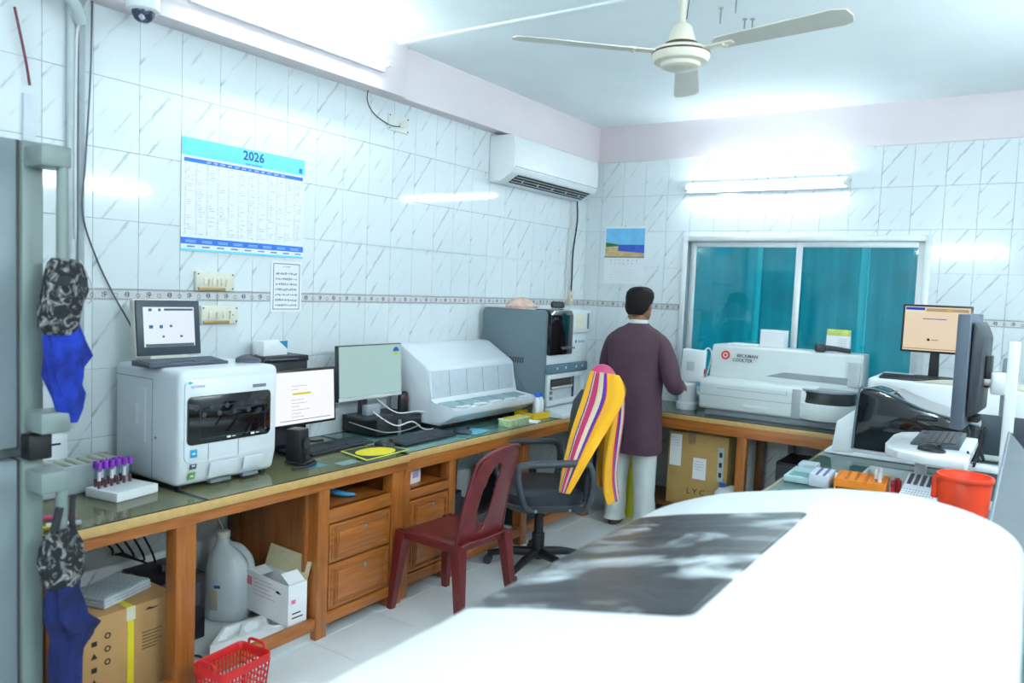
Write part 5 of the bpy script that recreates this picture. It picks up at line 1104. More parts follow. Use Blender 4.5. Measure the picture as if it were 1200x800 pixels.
for k in range(5):
    a = k*2*PI/5+0.5; ca, sa = math.cos(a), math.sin(a)
    lg = P(oc, 'base_leg', tube([(0.02*ca, 0.02*sa, 0.105), (0.16*ca, 0.16*sa, 0.095), (0.30*ca, 0.30*sa, 0.065)], [0.03, 0.024, 0.016], 10), BLACK)
    P(lg, 'caster', join(moved(cyl(0.026, -0.02, -0.004, 14), Tr(0.30*ca, 0.30*sa, 0.027) @ Rz(a+PI/2) @ Ry(PI/2)), moved(cyl(0.026, 0.004, 0.02, 14), Tr(0.30*ca, 0.30*sa, 0.027) @ Rz(a+PI/2) @ Ry(PI/2)), cyl(0.008, 0.03, 0.06, 8, (0.30*ca, 0.30*sa, 0))), DGREY)
P(oc, 'gas_lever', tube([(0.03, -0.02, 0.395), (0.2, -0.03, 0.39)], 0.006, 8, 1), BLACK)

YLW, PUR, MAG, CRM = (246, 178, 22), (70, 36, 150), (206, 36, 104), (224, 206, 172)
SH1 = STRIPES('shawl_front', [(0, YLW), (0.14, PUR), (0.17, CRM), (0.20, MAG), (0.34, CRM), (0.47, PUR), (0.55, MAG), (0.58, YLW)])
SH2 = STRIPES('shawl_back', [(0, YLW), (0.5, YLW), (0.60, MAG), (0.70, PUR), (0.80, CRM), (0.93, MAG)])
SH3 = STRIPES('shawl_side', [(0, YLW), (0.4, (214, 120, 30)), (0.6, MAG), (0.8, PUR)])
def edge_cloth(left, right, n=13, wave=0.012, seed=1, freq=3.0, bow=0.04):
    """cloth between two edges given as (px, py, y-depth); bowed out and softly pleated"""
    A = smooth_path([aty(a, b, c-0.17) for a, b, c in left], 4); B = smooth_path([aty(a, b, c-0.17) for a, b, c in right], 4); rows = []
    for i in range(min(len(A), len(B))):
        a, b = A[i], B[i]; r = []
        for j in range(n):
            f = j/(n-1); p_ = a*(1-f)+b*f
            d = (CAM-p_).normalized()
            p_ = p_+d*(bow*math.sin(PI*f)+wave*math.sin(freq*2*PI*f+seed+0.25*i))
            r.append(tuple(p_))
        rows.append(r)
    return rows
sw = T('draped_shawl', 'orange yellow shawl with purple and pink stripes over the chair back', 'shawl', (0, 0, 0))
P(sw, 'front_fall', sheet(edge_cloth([(692, 434, 4.22), (681, 470, 4.13), (668, 510, 4.02), (659, 550, 3.92), (655, 577, 3.86)], [(726, 440, 4.20), (732, 466, 4.14), (714, 500, 4.05), (690, 540, 3.92), (668, 579, 3.84)], 17, 0.008, 1, 2.5, 0.03), 0.005, sub=1), SH1)
P(sw, 'top_fold', sheet(edge_cloth([(693, 434, 4.215), (700, 428, 4.26), (708, 427, 4.33), (716, 431, 4.38), (722, 440, 4.40)], [(726, 441, 4.195), (731, 450, 4.23), (733, 456, 4.29), (733, 460, 4.34), (732, 466, 4.38)], 13, 0.004, 2, 2, 0.01), 0.005, sub=1), STRIPES('shawl_top', [(0, MAG), (0.5, CRM), (0.75, PUR), (0.85, YLW)]))
P(sw, 'back_fall', sheet(edge_cloth([(716, 480, 4.28), (710, 510, 4.26), (706, 545, 4.25), (707, 575, 4.24), (712, 592, 4.24)], [(732, 462, 4.36), (731, 490, 4.38), (727, 520, 4.40), (723, 555, 4.40), (726, 586, 4.40)], 15, 0.012, 3, 2.0, 0.02), 0.005, sub=1), SH2)
P(sw, 'inner_fold', sheet(edge_cloth([(711, 492, 4.36), (702, 520, 4.36), (699, 545, 4.36), (699, 568, 4.36)], [(722, 482, 4.42), (716, 520, 4.42), (712, 545, 4.42), (708, 572, 4.42)], 9, 0.01, 5, 1.5, 0.01), 0.005, sub=1), SH3)

# ================================================================== PERSON
def skin_body(verts, edges, radii, root):
    me = bpy.data.meshes.new('sk'); me.from_pydata(verts, edges, []); ob = bpy.data.objects.new('sk', me); COL.objects.link(ob)
    ob.modifiers.new('skin', 'SKIN')
    sv = me.skin_vertices[0].data
    for i, r in enumerate(radii): sv[i].radius = (r, r) if isinstance(r, (int, float)) else r
    for i in range(len(verts)): sv[i].use_root = (i == root)
    md = ob.modifiers.new('s', 'SUBSURF'); md.levels = 2; md.render_levels = 2
    return bake(ob)
pe = T('person', 'person in a dark plum coat and pale trousers standing with back turned', 'person', (1.015, 5.02, 0), -0.06)
SKIN = M('skin', (150, 104, 80), 0.5, var=0.04); HAIR = M('hair', (14, 13, 15), 0.7, var=0.2, scale=90, bump=0.4, spec=0.25)
COAT = M('plum_coat', (76, 50, 64), 0.8, var=0.08, scale=16, bump=0.15); TRO = M('pale_trousers', (204, 212, 210), 0.8, var=0.05, scale=12, bump=0.2)
V_ = [(0, 0, 0.92), (0, 0, 1.12), (0, 0.0, 1.32), (0, -0.005, 1.42), (0, 0.005, 1.50), (0, 0.02, 1.60),
      (-0.15, 0, 1.325), (-0.245, 0.04, 1.12), (-0.15, 0.17, 1.34), (-0.105, 0.13, 1.44),
      (0.15, 0, 1.325), (0.265, -0.01, 1.11), (0.235, 0.20, 1.02), (0.21, 0.27, 1.01),
      (-0.09, 0, 0.88), (-0.10, 0.01, 0.48), (-0.105, -0.02, 0.08), (-0.11, 0.10, 0.035),
      (0.09, 0, 0.88), (0.115, 0.01, 0.48), (0.125, -0.01, 0.08), (0.13, 0.11, 0.035)]
E_ = [(0, 1), (1, 2), (2, 3), (3, 4), (4, 5), (2, 6), (6, 7), (7, 8), (8, 9), (2, 10), (10, 11), (11, 12), (12, 13), (0, 14), (14, 15), (15, 16), (16, 17), (0, 18), (18, 19), (19, 20), (20, 21)]
R_ = [(0.13, 0.10), (0.125, 0.09), (0.12, 0.09), 0.055, 0.055, 0.06, 0.042, 0.038, 0.03, 0.03, 0.042, 0.038, 0.03, 0.03, 0.08, 0.055, 0.04, 0.035, 0.08, 0.055, 0.04, 0.035]
body_me = skin_body(V_, E_, R_, 0)
head = loft([oval((0.0, y, z), a, b, 24, 2.1) for z, a, b, y in ((1.475, 0.03, 0.035, 0.055), (1.485, 0.05, 0.06, 0.045), (1.52, 0.066, 0.085, 0.025), (1.56, 0.074, 0.095, 0.012), (1.60, 0.078, 0.099, 0.006), (1.64, 0.075, 0.095, 0.003), (1.67, 0.062, 0.08, 0.003), (1.69, 0.035, 0.045, 0.005), (1.695, 0.01, 0.015, 0.005))])
nose = loft([oval((0, 0.105+0.0, z), a, b, 8) for z, a, b in ((1.545, 0.014, 0.016), (1.56, 0.013, 0.02), (1.60, 0.007, 0.006))])
ears = [loft([oval((sx*0.08, 0.0, z), 0.010, b, 10, 2) for z, b in ((1.545, 0.008), (1.56, 0.016), (1.585, 0.021), (1.605, 0.016), (1.612, 0.006))]) for sx in (-1, 1)]
def hand(wr, fwd, side, up, sgn):
    """palm with four fingers and a thumb, half closed"""
    wr, fwd, side, up = [Vector(v) for v in (wr, fwd, side, up)]; fwd.normalize(); side.normalize(); up.normalize(); out = []
    pl = [wr, wr+fwd*0.045, wr+fwd*0.09]
    out.append(tube([tuple(p_) for p_ in pl], [0.024, 0.036, 0.034], 10, 4, 0.5))
    for k, ln_ in enumerate((0.066, 0.075, 0.07, 0.055)):
        b0 = wr+fwd*0.085+side*(0.026-0.0175*k); out.append(tube([tuple(b0), tuple(b0+fwd*ln_*0.5-up*0.008), tuple(b0+fwd*ln_*0.75-up*0.03)], [0.0088, 0.008, 0.007], 8, 3))
    b0 = wr+fwd*0.03+side*0.03; out.append(tube([tuple(b0), tuple(b0+side*0.02+fwd*0.025), tuple(b0+side*0.022+fwd*0.05-up*0.01)], [0.011, 0.010, 0.008], 8, 3))
    return out
hl = hand((-0.105, 0.13, 1.44), (0.1, -0.35, 1), (-1, 0.3, 0.1), (-1, 0, 0.1), 1); hr = hand((0.215, 0.27, 1.01), (-0.3, 1, -0.1), (-1, -0.3, 0), (0, 0, 1), 1)
P(pe, 'body', join(body_me, head, nose, *ears, *hl, *hr), SKIN)
P(pe, 'eyes', join(*[lathe([(0, 0.009), (0.006, 0.007), (0.009, 0), (0.006, -0.007), (0, -0.009)], 10, (sx*0.03, 0.092, 1.595)) for sx in (-1, 1)]), PAPER)
g = random.Random(9); hr_ = []
for z, a, b, y in ((1.515, 0.055, 0.03, -0.055), (1.535, 0.072, 0.05, -0.048), (1.565, 0.084, 0.075, -0.034), (1.60, 0.090, 0.098, -0.008), (1.635, 0.094, 0.108, 0.002), (1.67, 0.089, 0.104, 0.004), (1.695, 0.07, 0.084, 0.008), (1.708, 0.042, 0.055, 0.01), (1.712, 0.012, 0.015, 0.01)):
    hr_.append([(x*(1+0.03*g.random()), yy*(1+0.03*g.random()), zz) for x, yy, zz in oval((0, y, z), a, b, 28, 2.1)])
P(pe, 'hair', loft(hr_), HAIR)
ct = [oval((ox, oy, z), a, b, 32, 2.6) for z, a, b, ox, oy in ((0.545, 0.195, 0.145, 0.01, 0.0), (0.56, 0.202, 0.15, 0.01, 0.0), (0.75, 0.196, 0.142, 0.008, 0), (0.95, 0.188, 0.13, 0.004, 0), (1.10, 0.20, 0.132, 0, 0), (1.25, 0.212, 0.13, 0, -0.004), (1.33, 0.212, 0.118, 0, -0.006), (1.375, 0.195, 0.10, 0, -0.008), (1.41, 0.15, 0.084, 0, -0.006), (1.43, 0.105, 0.075, 0, -0.003), (1.445, 0.08, 0.07, 0, 0.0), (1.455, 0.068, 0.064, 0, 0.004))]
def sleeve(pts, rr): return tube(pts, rr, 18, 6)
P(pe, 'coat', join(loft(ct), sleeve([(-0.125, 0.0, 1.35), (-0.185, 0.0, 1.315), (-0.235, 0.02, 1.20), (-0.257, 0.045, 1.10), (-0.235, 0.10, 1.13), (-0.17, 0.16, 1.30)], [0.055, 0.062, 0.064, 0.062, 0.058, 0.05]), sleeve([(0.125, 0.0, 1.35), (0.185, 0.0, 1.315), (0.25, -0.01, 1.20), (0.288, -0.02, 1.09), (0.28, 0.06, 1.03), (0.24, 0.19, 1.02)], [0.055, 0.062, 0.064, 0.063, 0.06, 0.05])), COAT)
P(pe, 'coat_vent', bx(0.008, 0.012, -0.1535, -0.14, 0.55, 0.80), M('coat_seam', (50, 32, 42), 0.9))
P(pe, 'collar', lathe([(0.056, 1.448), (0.066, 1.452), (0.062, 1.478), (0.056, 1.48), (0.054, 1.46)], 24, (0, 0.004, 0)), M('shirt_collar', (220, 222, 224), 0.7))
def leg_cloth(sx, xa, xb):
    g = random.Random(20+sx); R = []
    for z, a, b, f in ((0.045, 0.072, 0.10, 1), (0.08, 0.070, 0.085, 1), (0.14, 0.068, 0.078, .95), (0.25, 0.070, 0.078, .8), (0.45, 0.076, 0.084, .55), (0.65, 0.088, 0.095, .3), (0.80, 0.092, 0.10, 0), (0.88, 0.07, 0.08, 0)):
        R.append([(x+0.004*math.sin(z*40+k), y+0.004*math.cos(z*33+k*0.7), zz) for k, (x, y, zz) in enumerate(oval((xb*f+xa*(1-f), -0.005, z), a, b, 20, 2.2))])
    return loft(R)
P(pe, 'trousers', join(leg_cloth(-1, -0.09, -0.108), leg_cloth(1, 0.09, 0.128)), TRO)
for sx, x, a in ((-1, -0.115, 0.25), (1, 0.135, -0.15)):
    P(pe, 'shoe', moved(loft([oval((0, y, z), a_, b_, 18, 2.4) for z, a_, b_, y in ((0, 0.043, 0.13, 0.06), (0.018, 0.047, 0.135, 0.06), (0.035, 0.046, 0.13, 0.055), (0.06, 0.04, 0.09, 0.02), (0.075, 0.034, 0.05, -0.02))]), Tr(x, 0, 0) @ Rz(a)), M('brown_shoe', (92, 66, 52), 0.6))
fon = T('mobile_phone', 'black mobile phone held to the ear of the standing person', 'phone', (0.935, 5.10, 1.47), 0.3)
P(fon, 'shell', moved(bx(-0.005, 0.005, -0.036, 0.036, 0, 0.14, 0.004), Rx(0.2)), BLACK); P(fon, 'screen', moved(bx(0.0045, 0.0056, -0.032, 0.032, 0.008, 0.132), Rx(0.2)), SMOKE)
yb = T('waste_bin', 'yellow green plastic bin on the floor in front of the person', 'bin', (0.845, 5.275, 0))
YG = M('bin_yellow', (196, 190, 30), 0.45)
P(yb, 'tub', loft([[(p_[0]*s, p_[1]*s*0.85, z) for p_ in rrect(-0.12, 0.12, -0.12, 0.12, 0.04, 5)] for s, z in ((0.82, 0.0), (0.85, 0.01), (1.0, 0.45), (1.05, 0.455), (1.05, 0.475), (0.97, 0.475), (0.85, 0.05))]), YG); P(yb, 'bin_liner', loft([[(p_[0], p_[1]*0.85, z) for p_ in rrect(-0.128, 0.128, -0.128, 0.128, 0.04, 5)] for z in (0.43, 0.478)], False), YG)

# ================================================================== BACK TABLE: WIDE ANALYSER AND SMALL THINGS
A4M = M('wide_white', (214, 222, 222), 0.35, var=0.02, scale=5); A4G = M('wide_grey', (140, 150, 158), 0.4)
A4 = T('wide_analyser', 'wide white bench analyser with raised back and round carousel cover', 'analyser', (1.30, 5.56, DESKZ), 0.0)
# local x 0..1.06, y 0 (front) .. 0.44 (back)
P(A4, 'base_foot', bx(0.03, 1.0, 0.03, 0.42, 0, 0.045, 0.006), A4G)
P(A4, 'front_body', prism([(0.012, 0.045), (0.0, 0.06), (0.0, 0.235), (0.02, 0.262), (0.20, 0.275), (0.20, 0.045)], 'x', -0.01, 0.80, 0.008), A4M)
P(A4, 'rear_tower', prism([(0.17, 0.045), (0.17, 0.29), (0.20, 0.50), (0.22, 0.515), (0.44, 0.515), (0.44, 0.045)], 'x', 0.0, 1.07, 0.008), A4M)
P(A4, 'carousel_body', loft([[(0.86+a*math.cos(t), 0.14+b*math.sin(t), z) for t in [2*PI*k/36 for k in range(36)]] for z, a, b in ((0.05, 0.20, 0.17), (0.06, 0.215, 0.185), (0.165, 0.22, 0.19), (0.17, 0.215, 0.185))]), A4M)
P(A4, 'carousel_cover', loft([[(0.86+a*math.cos(t), 0.14+b*math.sin(t), z) for t in [2*PI*k/36 for k in range(36)]] for z, a, b in ((0.17, 0.195, 0.165), (0.175, 0.20, 0.17), (0.245, 0.195, 0.165), (0.255, 0.18, 0.15))]), M('smoked_cover', (54, 60, 62), 0.12, var=0.1, coat=0.5))
P(A4, 'carousel_rim', loft([[(0.86+a*math.cos(t), 0.14+b*math.sin(t), z) for t in [2*PI*k/36 for k in range(36)]] for z, a, b in ((0.25, 0.198, 0.168), (0.262, 0.20, 0.17), (0.264, 0.18, 0.15))]), A4G)
P(A4, 'step_edge', bx(0.0, 0.78, -0.003, 0.0, 0.15, 0.153), A4G)
P(A4, 'lid_line', join(bx(0.12, 0.62, -0.0015, 0.001, 0.205, 0.208), bx(0.62, 0.623, -0.0015, 0.001, 0.205, 0.235)), A4G, kind='stuff')
P(A4, 'front_pillar', bx(0.66, 0.72, -0.004, 0.01, 0.05, 0.255, 0.002), M('pillar_grey', (168, 176, 182), 0.4))
P(A4, 'name_strip', bx(0.32, 0.50, -0.004, -0.001, 0.085, 0.105, 0.001), M('strip_pale', (232, 236, 236), 0.4))
P(A4, 'vent_band', moved(prism([(0.42, 0.0), (0.98, -0.01), (0.98, 0.038), (0.55, 0.04)], 'y', -0.003, 0.0), Tr(0, 0.172, 0.31) @ Rx(-0.14)), A4G)
P(A4, 'end_panel', bx(0.985, 1.06, 0.16, 0.18, 0.29, 0.46, 0.004), M('end_pale', (196, 204, 206), 0.4))
rd = P(A4, 'brand_roundel', moved(cyl(0.034, 0, 0.002, 24), Tr(0.11, 0.185, 0.44) @ Rx(PI/2-0.14)), M('logo_red', (206, 62, 54), 0.5))
P(rd, 'brand_ring', moved(lathe([(0.012, 0), (0.018, 0), (0.018, 0.001), (0.012, 0.001)], 20), Tr(0.11, 0.1815, 0.4405) @ Rx(PI/2-0.14)), PAPER)
P(A4, 'brand_text', moved(join(moved(text_mesh('BECKMAN', 0.034, 'LEFT', bold=0.0006), Tr(0.03, 0.018, 0)), moved(text_mesh('COULTER', 0.034, 'LEFT', bold=0.0006), Tr(0, -0.016, 0))), Tr(0.165, 0.180, 0.425) @ Rx(PI/2-0.14)), M('logo_dark', (80, 84, 90), 0.5))
for k, (x, z) in enumerate(((0.08, 0.0), (0.95, 0.0))): pass
# water filter unit left of it
wf = T('water_filter', 'white water filter housing with a square panel beside the wide analyser', 'water filter', (1.135, 5.72, DESKZ), 0.1)
P(wf, 'canister', lathe([(0, 0), (0.075, 0), (0.08, 0.01), (0.08, 0.05), (0.068, 0.06), (0.066, 0.19), (0.05, 0.205), (0, 0.205)], 24), WHITE)
P(wf, 'panel', moved(bx(-0.09, 0.09, -0.03, 0.03, 0.0, 0.25, 0.012, 3), Tr(0.03, 0.0, 0.215) @ Ry(0.05)), WHITE); P(wf, 'panel_mark', bx(-0.01, 0.05, -0.0315, -0.029, 0.30, 0.37), M('mark_grey', (196, 206, 210), 0.5))
P(wf, 'fitting', join(cyl(0.018, 0.2, 0.235, 10, (-0.02, 0, 0)), cyl(0.018, 0.2, 0.235, 10, (0.06, 0, 0))), WHITE, kind='stuff')
P(wf, 'tube', tube([(0.09, 0.0, 0.42), (0.13, 0.03, 0.48), (0.16, 0.04, 0.44), (0.15, 0.02, 0.33), (0.12, 0.03, 0.2)], 0.006, 8), CABLEW); P(wf, 'red_valve', cyl(0.012, 0.28, 0.32, 10, (0.125, -0.01, 0)), M('valve_red', (200, 50, 60), 0.4))
A4T = DESKZ+0.5155
def top_at(a, b): return aty(a, b, 5.80)
q = top_at(903, 408)
o = T('white_carton', 'plain white box standing on the wide analyser', 'box', (q.x, 5.88, A4T), -0.12)
P(o, 'carton', bx(-0.09, 0.09, -0.045, 0.045, 0, 0.13, 0.002), PAPER); P(o, 'lid_seam', bx(-0.09, 0.09, -0.0458, -0.045, 0.11, 0.112), GRN)
q = top_at(978, 415)
o = T('desk_calendar', 'small standing card with green and yellow header on the wide analyser', 'card', (q.x+0.0, 5.87, A4T), 0.0)
P(o, 'card', moved(bx(-0.08, 0.08, -0.002, 0.002, 0, 0.165), Rx(-0.2)), PAPER); P(o, 'prop', moved(bx(-0.08, 0.08, -0.002, 0.002, 0, 0.158), Tr(0, 0.06, 0) @ Rx(0.16)), PAPER)
P(o, 'header_print', moved(bx(-0.08, 0.08, -0.003, -0.002, 0.12, 0.165), Rx(-0.2)), M('print_yellowgreen', (196, 206, 110), 0.5, var=0.25, scale=20)); P(o, 'text_print', moved(join(*[bx(0.0, 0.06, -0.0028, -0.002, 0.03+0.016*k, 0.036+0.016*k) for k in range(5)]), Rx(-0.2)), TXTG, kind='stuff')
q = top_at(965, 412)
o = T('barcode_scanner', 'dark barcode scanner lying on the wide analyser', 'scanner', (q.x+0.08, 5.80, A4T), 0.05)
P(o, 'head', loft([oval((-0.10, 0, z), a, b, 16) for z, a, b in ((0, 0.03, 0.03), (0.012, 0.042, 0.04), (0.045, 0.04, 0.038), (0.06, 0.025, 0.025))]), DGREY); P(o, 'handle', tube([(-0.09, 0, 0.03), (0.0, 0, 0.028), (0.10, 0.0, 0.018)], [0.022, 0.018, 0.016], 12), DGREY)
q = top_at(870, 404)
O('white_folder', bx(-0.11, 0.11, -0.08, 0.08, 0, 0.014, 0.004), PAPER, 'white folder lying flat on the wide analyser', 'folder', (q.x, 5.87, A4T), -0.06)
# beneath the back table
c3 = T('cardboard_carton', 'tall brown carton with white papers stuck on under back table', 'carton', (1.305, 5.73, 0.0855), 0.03)
P(c3, 'carton', bx(-0.23, 0.23, -0.19, 0.19, 0, 0.55, 0.004), M('cardboard_tan', (186, 152, 92), 0.85, var=0.06, scale=10))
P(c3, 'top_flap', moved(bx(-0.225, 0.0, -0.19, 0.19, -0.0015, 0.0015), Tr(0, 0, 0.556) @ Ry(0.03)), M('flap_grey', (150, 136, 116), 0.85)); P(c3, 'top_flap', moved(bx(0.0, 0.225, -0.19, 0.19, -0.0015, 0.0015), Tr(0, 0, 0.557) @ Ry(-0.03)), CARD)
for x0, x1, z0, z1 in ((-0.215, -0.125, 0.29, 0.53), (-0.03, 0.07, 0.21, 0.37)):
    pp = P(c3, 'stuck_paper', bx(x0, x1, -0.1925, -0.19, z0, z1), PAPER); P(pp, 'text_print', join(*[bx(x0+0.01, x1-0.02, -0.1932, -0.1924, z1-0.03-0.02*k, z1-0.024-0.02*k) for k in range(4)]), TXTG, kind='stuff')
P(c3, 'tape', bx(-0.075, -0.02, -0.1925, -0.19, 0.47, 0.55), M('tape_brown', (150, 118, 96), 0.4))
pl = P(c3, 'icon_label', bx(0.155, 0.20, -0.1925, -0.19, 0.22, 0.47), M('label_bluegrey', (176, 190, 198), 0.6))
for k in range(3): P(pl, 'icon_print', bx(0.166, 0.188, -0.1932, -0.1924, 0.25+0.075*k, 0.285+0.075*k), INK)
P(c3, 'handwriting', moved(text_mesh('L Y C', 0.06, bold=0.001), Tr(0.0, -0.1915, 0.11) @ UPRIGHT), M('marker_brown', (96, 72, 48), 0.8))
jb = T('reagent_jug', 'small white jug with blue cap in front of the tall carton', 'jug', (1.55, 5.535, 0.0855), 0.0)
P(jb, 'body', loft([oval((0, 0, z), a, b, 20, 3) for z, a, b in ((0, 0.075, 0.045), (0.01, 0.085, 0.05), (0.15, 0.085, 0.05), (0.18, 0.06, 0.035), (0.19, 0.03, 0.025))]), WHITE); P(jb, 'cap', cyl(0.024, 0.186, 0.215, 16, (-0.035, 0, 0), 0.003), M('cap_blue', (40, 110, 200), 0.4)); P(jb, 'handle', tube([(0.0, 0, 0.185), (0.05, 0, 0.20), (0.075, 0, 0.16)], 0.011, 10), WHITE)
bc = T('computer_tower', 'black computer tower under the back table near the right bench', 'computer', (2.06, 5.72, 0.0855), 0.0)
P(bc, 'case', bx(-0.17, 0.17, -0.2, 0.2, 0.0, 0.44, 0.006), BLACK); P(bc, 'front_panel', bx(-0.165, 0.165, -0.206, -0.199, 0.02, 0.42, 0.003), DGREY)
O('drain_pipe', tube([(1.88, 5.985, 0.0), (1.88, 5.985, 0.74)], 0.025, 14, 1), M('pipe_grey', (120, 126, 126), 0.5), 'grey drain pipe standing under the back table', 'pipe')

# ================================================================== RIGHT BENCH
BZ = DESKZ
# dark hood analyser: white base and wing, smoked hood with glossy sloping top
HA = T('hood_analyser', 'white based analyser under a big smoked black hood', 'analyser', (2.365, 4.72, BZ), 0.0)
P(HA, 'base', prism([(0.0, 0.0), (0.74, 0.0), (0.74, 0.05), (0.13, 0.05), (0.06, 0.035), (0.0, 0.015)], 'y', 0.0, 0.40, 0.008), WHITE)
P(HA, 'wing', prism([(0.04, 0.02), (0.16, 0.02), (0.17, 0.20), (0.155, 0.27), (0.06, 0.19)], 'y', -0.01, 0.10, 0.01), WHITE)
hood = [(0.155, 0.05), (0.17, 0.365), (0.185, 0.39), (0.24, 0.40), (0.34, 0.375), (0.48, 0.32), (0.62, 0.285), (0.76, 0.26), (0.77, 0.24), (0.77, 0.05)]
P(HA, 'hood', prism(hood, 'y', -0.02, 0.40, 0.012, 3), M('hood_smoke', (16, 18, 24), 0.05, var=0.1, coat=0.8))
P(HA, 'hood_handle', bx(0.46, 0.57, -0.04, -0.018, 0.255, 0.28, 0.008), BLACK)
P(HA, 'hood_rim', tube([(0.155, -0.022, 0.05), (0.17, -0.022, 0.365), (0.20, -0.022, 0.397), (0.26, -0.022, 0.397), (0.34, -0.022, 0.375), (0.48, -0.022, 0.32), (0.62, -0.022, 0.285), (0.76, -0.022, 0.26)], 0.006, 8), M('rim_steelblue', (90, 112, 124), 0.3))
P(HA, 'base_seam', bx(0.05, 0.72, -0.0015, 0.001, 0.03, 0.032), MGREY)
# white machine behind, carrying the lit monitor and its keyboard
WM = T('white_bench_machine', 'white bench machine under the beige screen monitor', 'machine', (2.50, 5.16, BZ), 0.0)
P(WM, 'case', bx(0.0, 0.95, 0.0, 0.60, 0, 0.42, 0.02, 3), WHITE); P(WM, 'dark_band', bx(0.02, 0.94, -0.004, 0.01, 0.04, 0.27, 0.004), M('band_slate', (60, 72, 82), 0.4))
P(WM, 'lid', prism([(0.25, 0.42), (0.90, 0.42), (0.88, 0.45), (0.55, 0.455), (0.40, 0.445)], 'y', 0.005, 0.012, 0.002), CREAM)
WMZ = BZ+0.42
mq = aty(1095, 430, 5.36)
m3, pn = monitor('computer_monitor', 'black monitor showing a beige program window near the window', (2.82, 5.47, WMZ), 0.03, 0.385, 0.30, 0.16, SCREEN('beige_lit', (232, 208, 172), 0.48), 0.013, 0.04)
UB = EM('ui_blue', (50, 90, 200), 0.45); UT = EM('ui_tan', (196, 176, 140), 0.45); UD = EM('ui_dark', (60, 60, 70), 0.40)
ui(pn, [('title_bar', 0.045, 0.32, 0.885, 0.94, UB), ('tool_button', 0.05, 0.32, 0.83, 0.875, EM('ui_cream', (240, 236, 216), 0.50)), ('tool_row', 0.34, 0.94, 0.865, 0.93, UT), ('yellow_button', 0.64, 0.72, 0.87, 0.925, EM('ui_amber', (226, 190, 60), 0.50)), ('heading_line', 0.30, 0.64, 0.70, 0.715, UB), ('logo_dot', 0.38, 0.42, 0.25, 0.30, UD), ('logo_line', 0.44, 0.54, 0.26, 0.285, UT), ('status_row', 0.04, 0.94, 0.07, 0.09, UT)], 0.385, 0.30)
keyboard('black keyboard lying below the beige screen monitor', (2.76, 5.25, WMZ+0.001), 0.0, 0.40, 0.14)
# swing arm post with tray, keyboard, mouse and edge-on monitor
PM = T('swing_arm_stand', 'white upright post with swing arm carrying a keyboard tray', 'stand', (3.262, 3.98, BZ), 0.0)
P(PM, 'base_plate', prism(rrect(-0.10, 0.10, -0.06, 0.06, 0.02), 'z', 0, 0.015, 0.003), ALUM)
P(PM, 'post', bx(-0.022, 0.022, -0.022, 0.022, 0.015, 0.735, 0.006), WHITE)
P(PM, 'bracket', bx(-0.075, -0.02, -0.03, 0.03, 0.50, 0.60, 0.008), ALUM)
P(PM, 'bracket_rail', bx(-0.036, -0.022, -0.024, 0.024, 0.41, 0.66, 0.004), MGREY)
P(PM, 'arm', join(bx(-0.11, -0.07, -0.018, 0.018, 0.535, 0.565, 0.005)), METAL)
P(PM, 'tray_arm', bx(-0.25, -0.02, -0.03, 0.03, 0.155, 0.185, 0.006), WHITE)
P(PM, 'tray', prism([(-0.475, 0.0), (-0.48, 0.30), (-0.465, 0.42), (-0.40, 0.50), (-0.33, 0.52), (-0.135, 0.52), (-0.125, 0.51), (-0.125, -0.20), (-0.135, -0.215), (-0.30, -0.205), (-0.40, -0.17), (-0.46, -0.09)], 'z', 0.185, 0.222, 0.008), WHITE)
P(PM, 'tray_stub', bx(-0.37, -0.32, 0.22, 0.27, 0.0, 0.186, 0.006), WHITE)
TZ = BZ+0.2255
keyboard('dark keyboard lying on the white swing arm tray', (2.985, 4.255, TZ-0.003), -PI/2, 0.44, 0.20, M('kb_steel', (70, 82, 92), 0.45), M('key_steel', (52, 60, 70), 0.4))
mouse('black mouse lying on the white swing arm tray', (2.985, 3.92, TZ-0.003), 1.3, M('mouse_black', (30, 32, 38), 0.3))
O('coiled_cable', tube([(3.12, 4.0, TZ+0.005), (3.15, 3.95, TZ-0.05), (3.17, 3.97, TZ+0.10), (3.16, 4.02, TZ+0.05), (3.185, 3.98, TZ-0.02), (3.165, 3.96, TZ+0.03), (3.18, 4.0, TZ+0.12), (3.17, 4.03, TZ+0.02), (3.15, 3.9, TZ-0.03)], 0.005, 6), CABLE, 'tangled black cable behind the swing arm tray', 'cable')
GM = M('monitor_slate', (84, 96, 110), 0.5, var=0.03)
EMN = T('edge_on_monitor', 'slate grey monitor on a swing arm turned edge on', 'monitor', (3.085, 4.03, BZ+0.345), math.radians(-94))
P(EMN, 'panel', bx(-0.19, 0.19, -0.02, 0.03, 0, 0.50, 0.006), GM)
P(EMN, 'screen', bx(-0.175, 0.175, -0.0215, -0.019, 0.02, 0.48), SMOKE)
P(EMN, 'back_shell', prism([(0.035, 0.05), (0.075, 0.07), (0.08, 0.40), (0.06, 0.45), (0.035, 0.47)], 'x', -0.16, 0.16, 0.01), DGREY)
P(EMN, 'mount', bx(-0.05, 0.05, 0.078, 0.10, 0.18, 0.32, 0.006), BLACK)
P(EMN, 'port_cluster', bx(-0.05, 0.05, 0.03, 0.07, 0.02, 0.05, 0.004), BLACK)
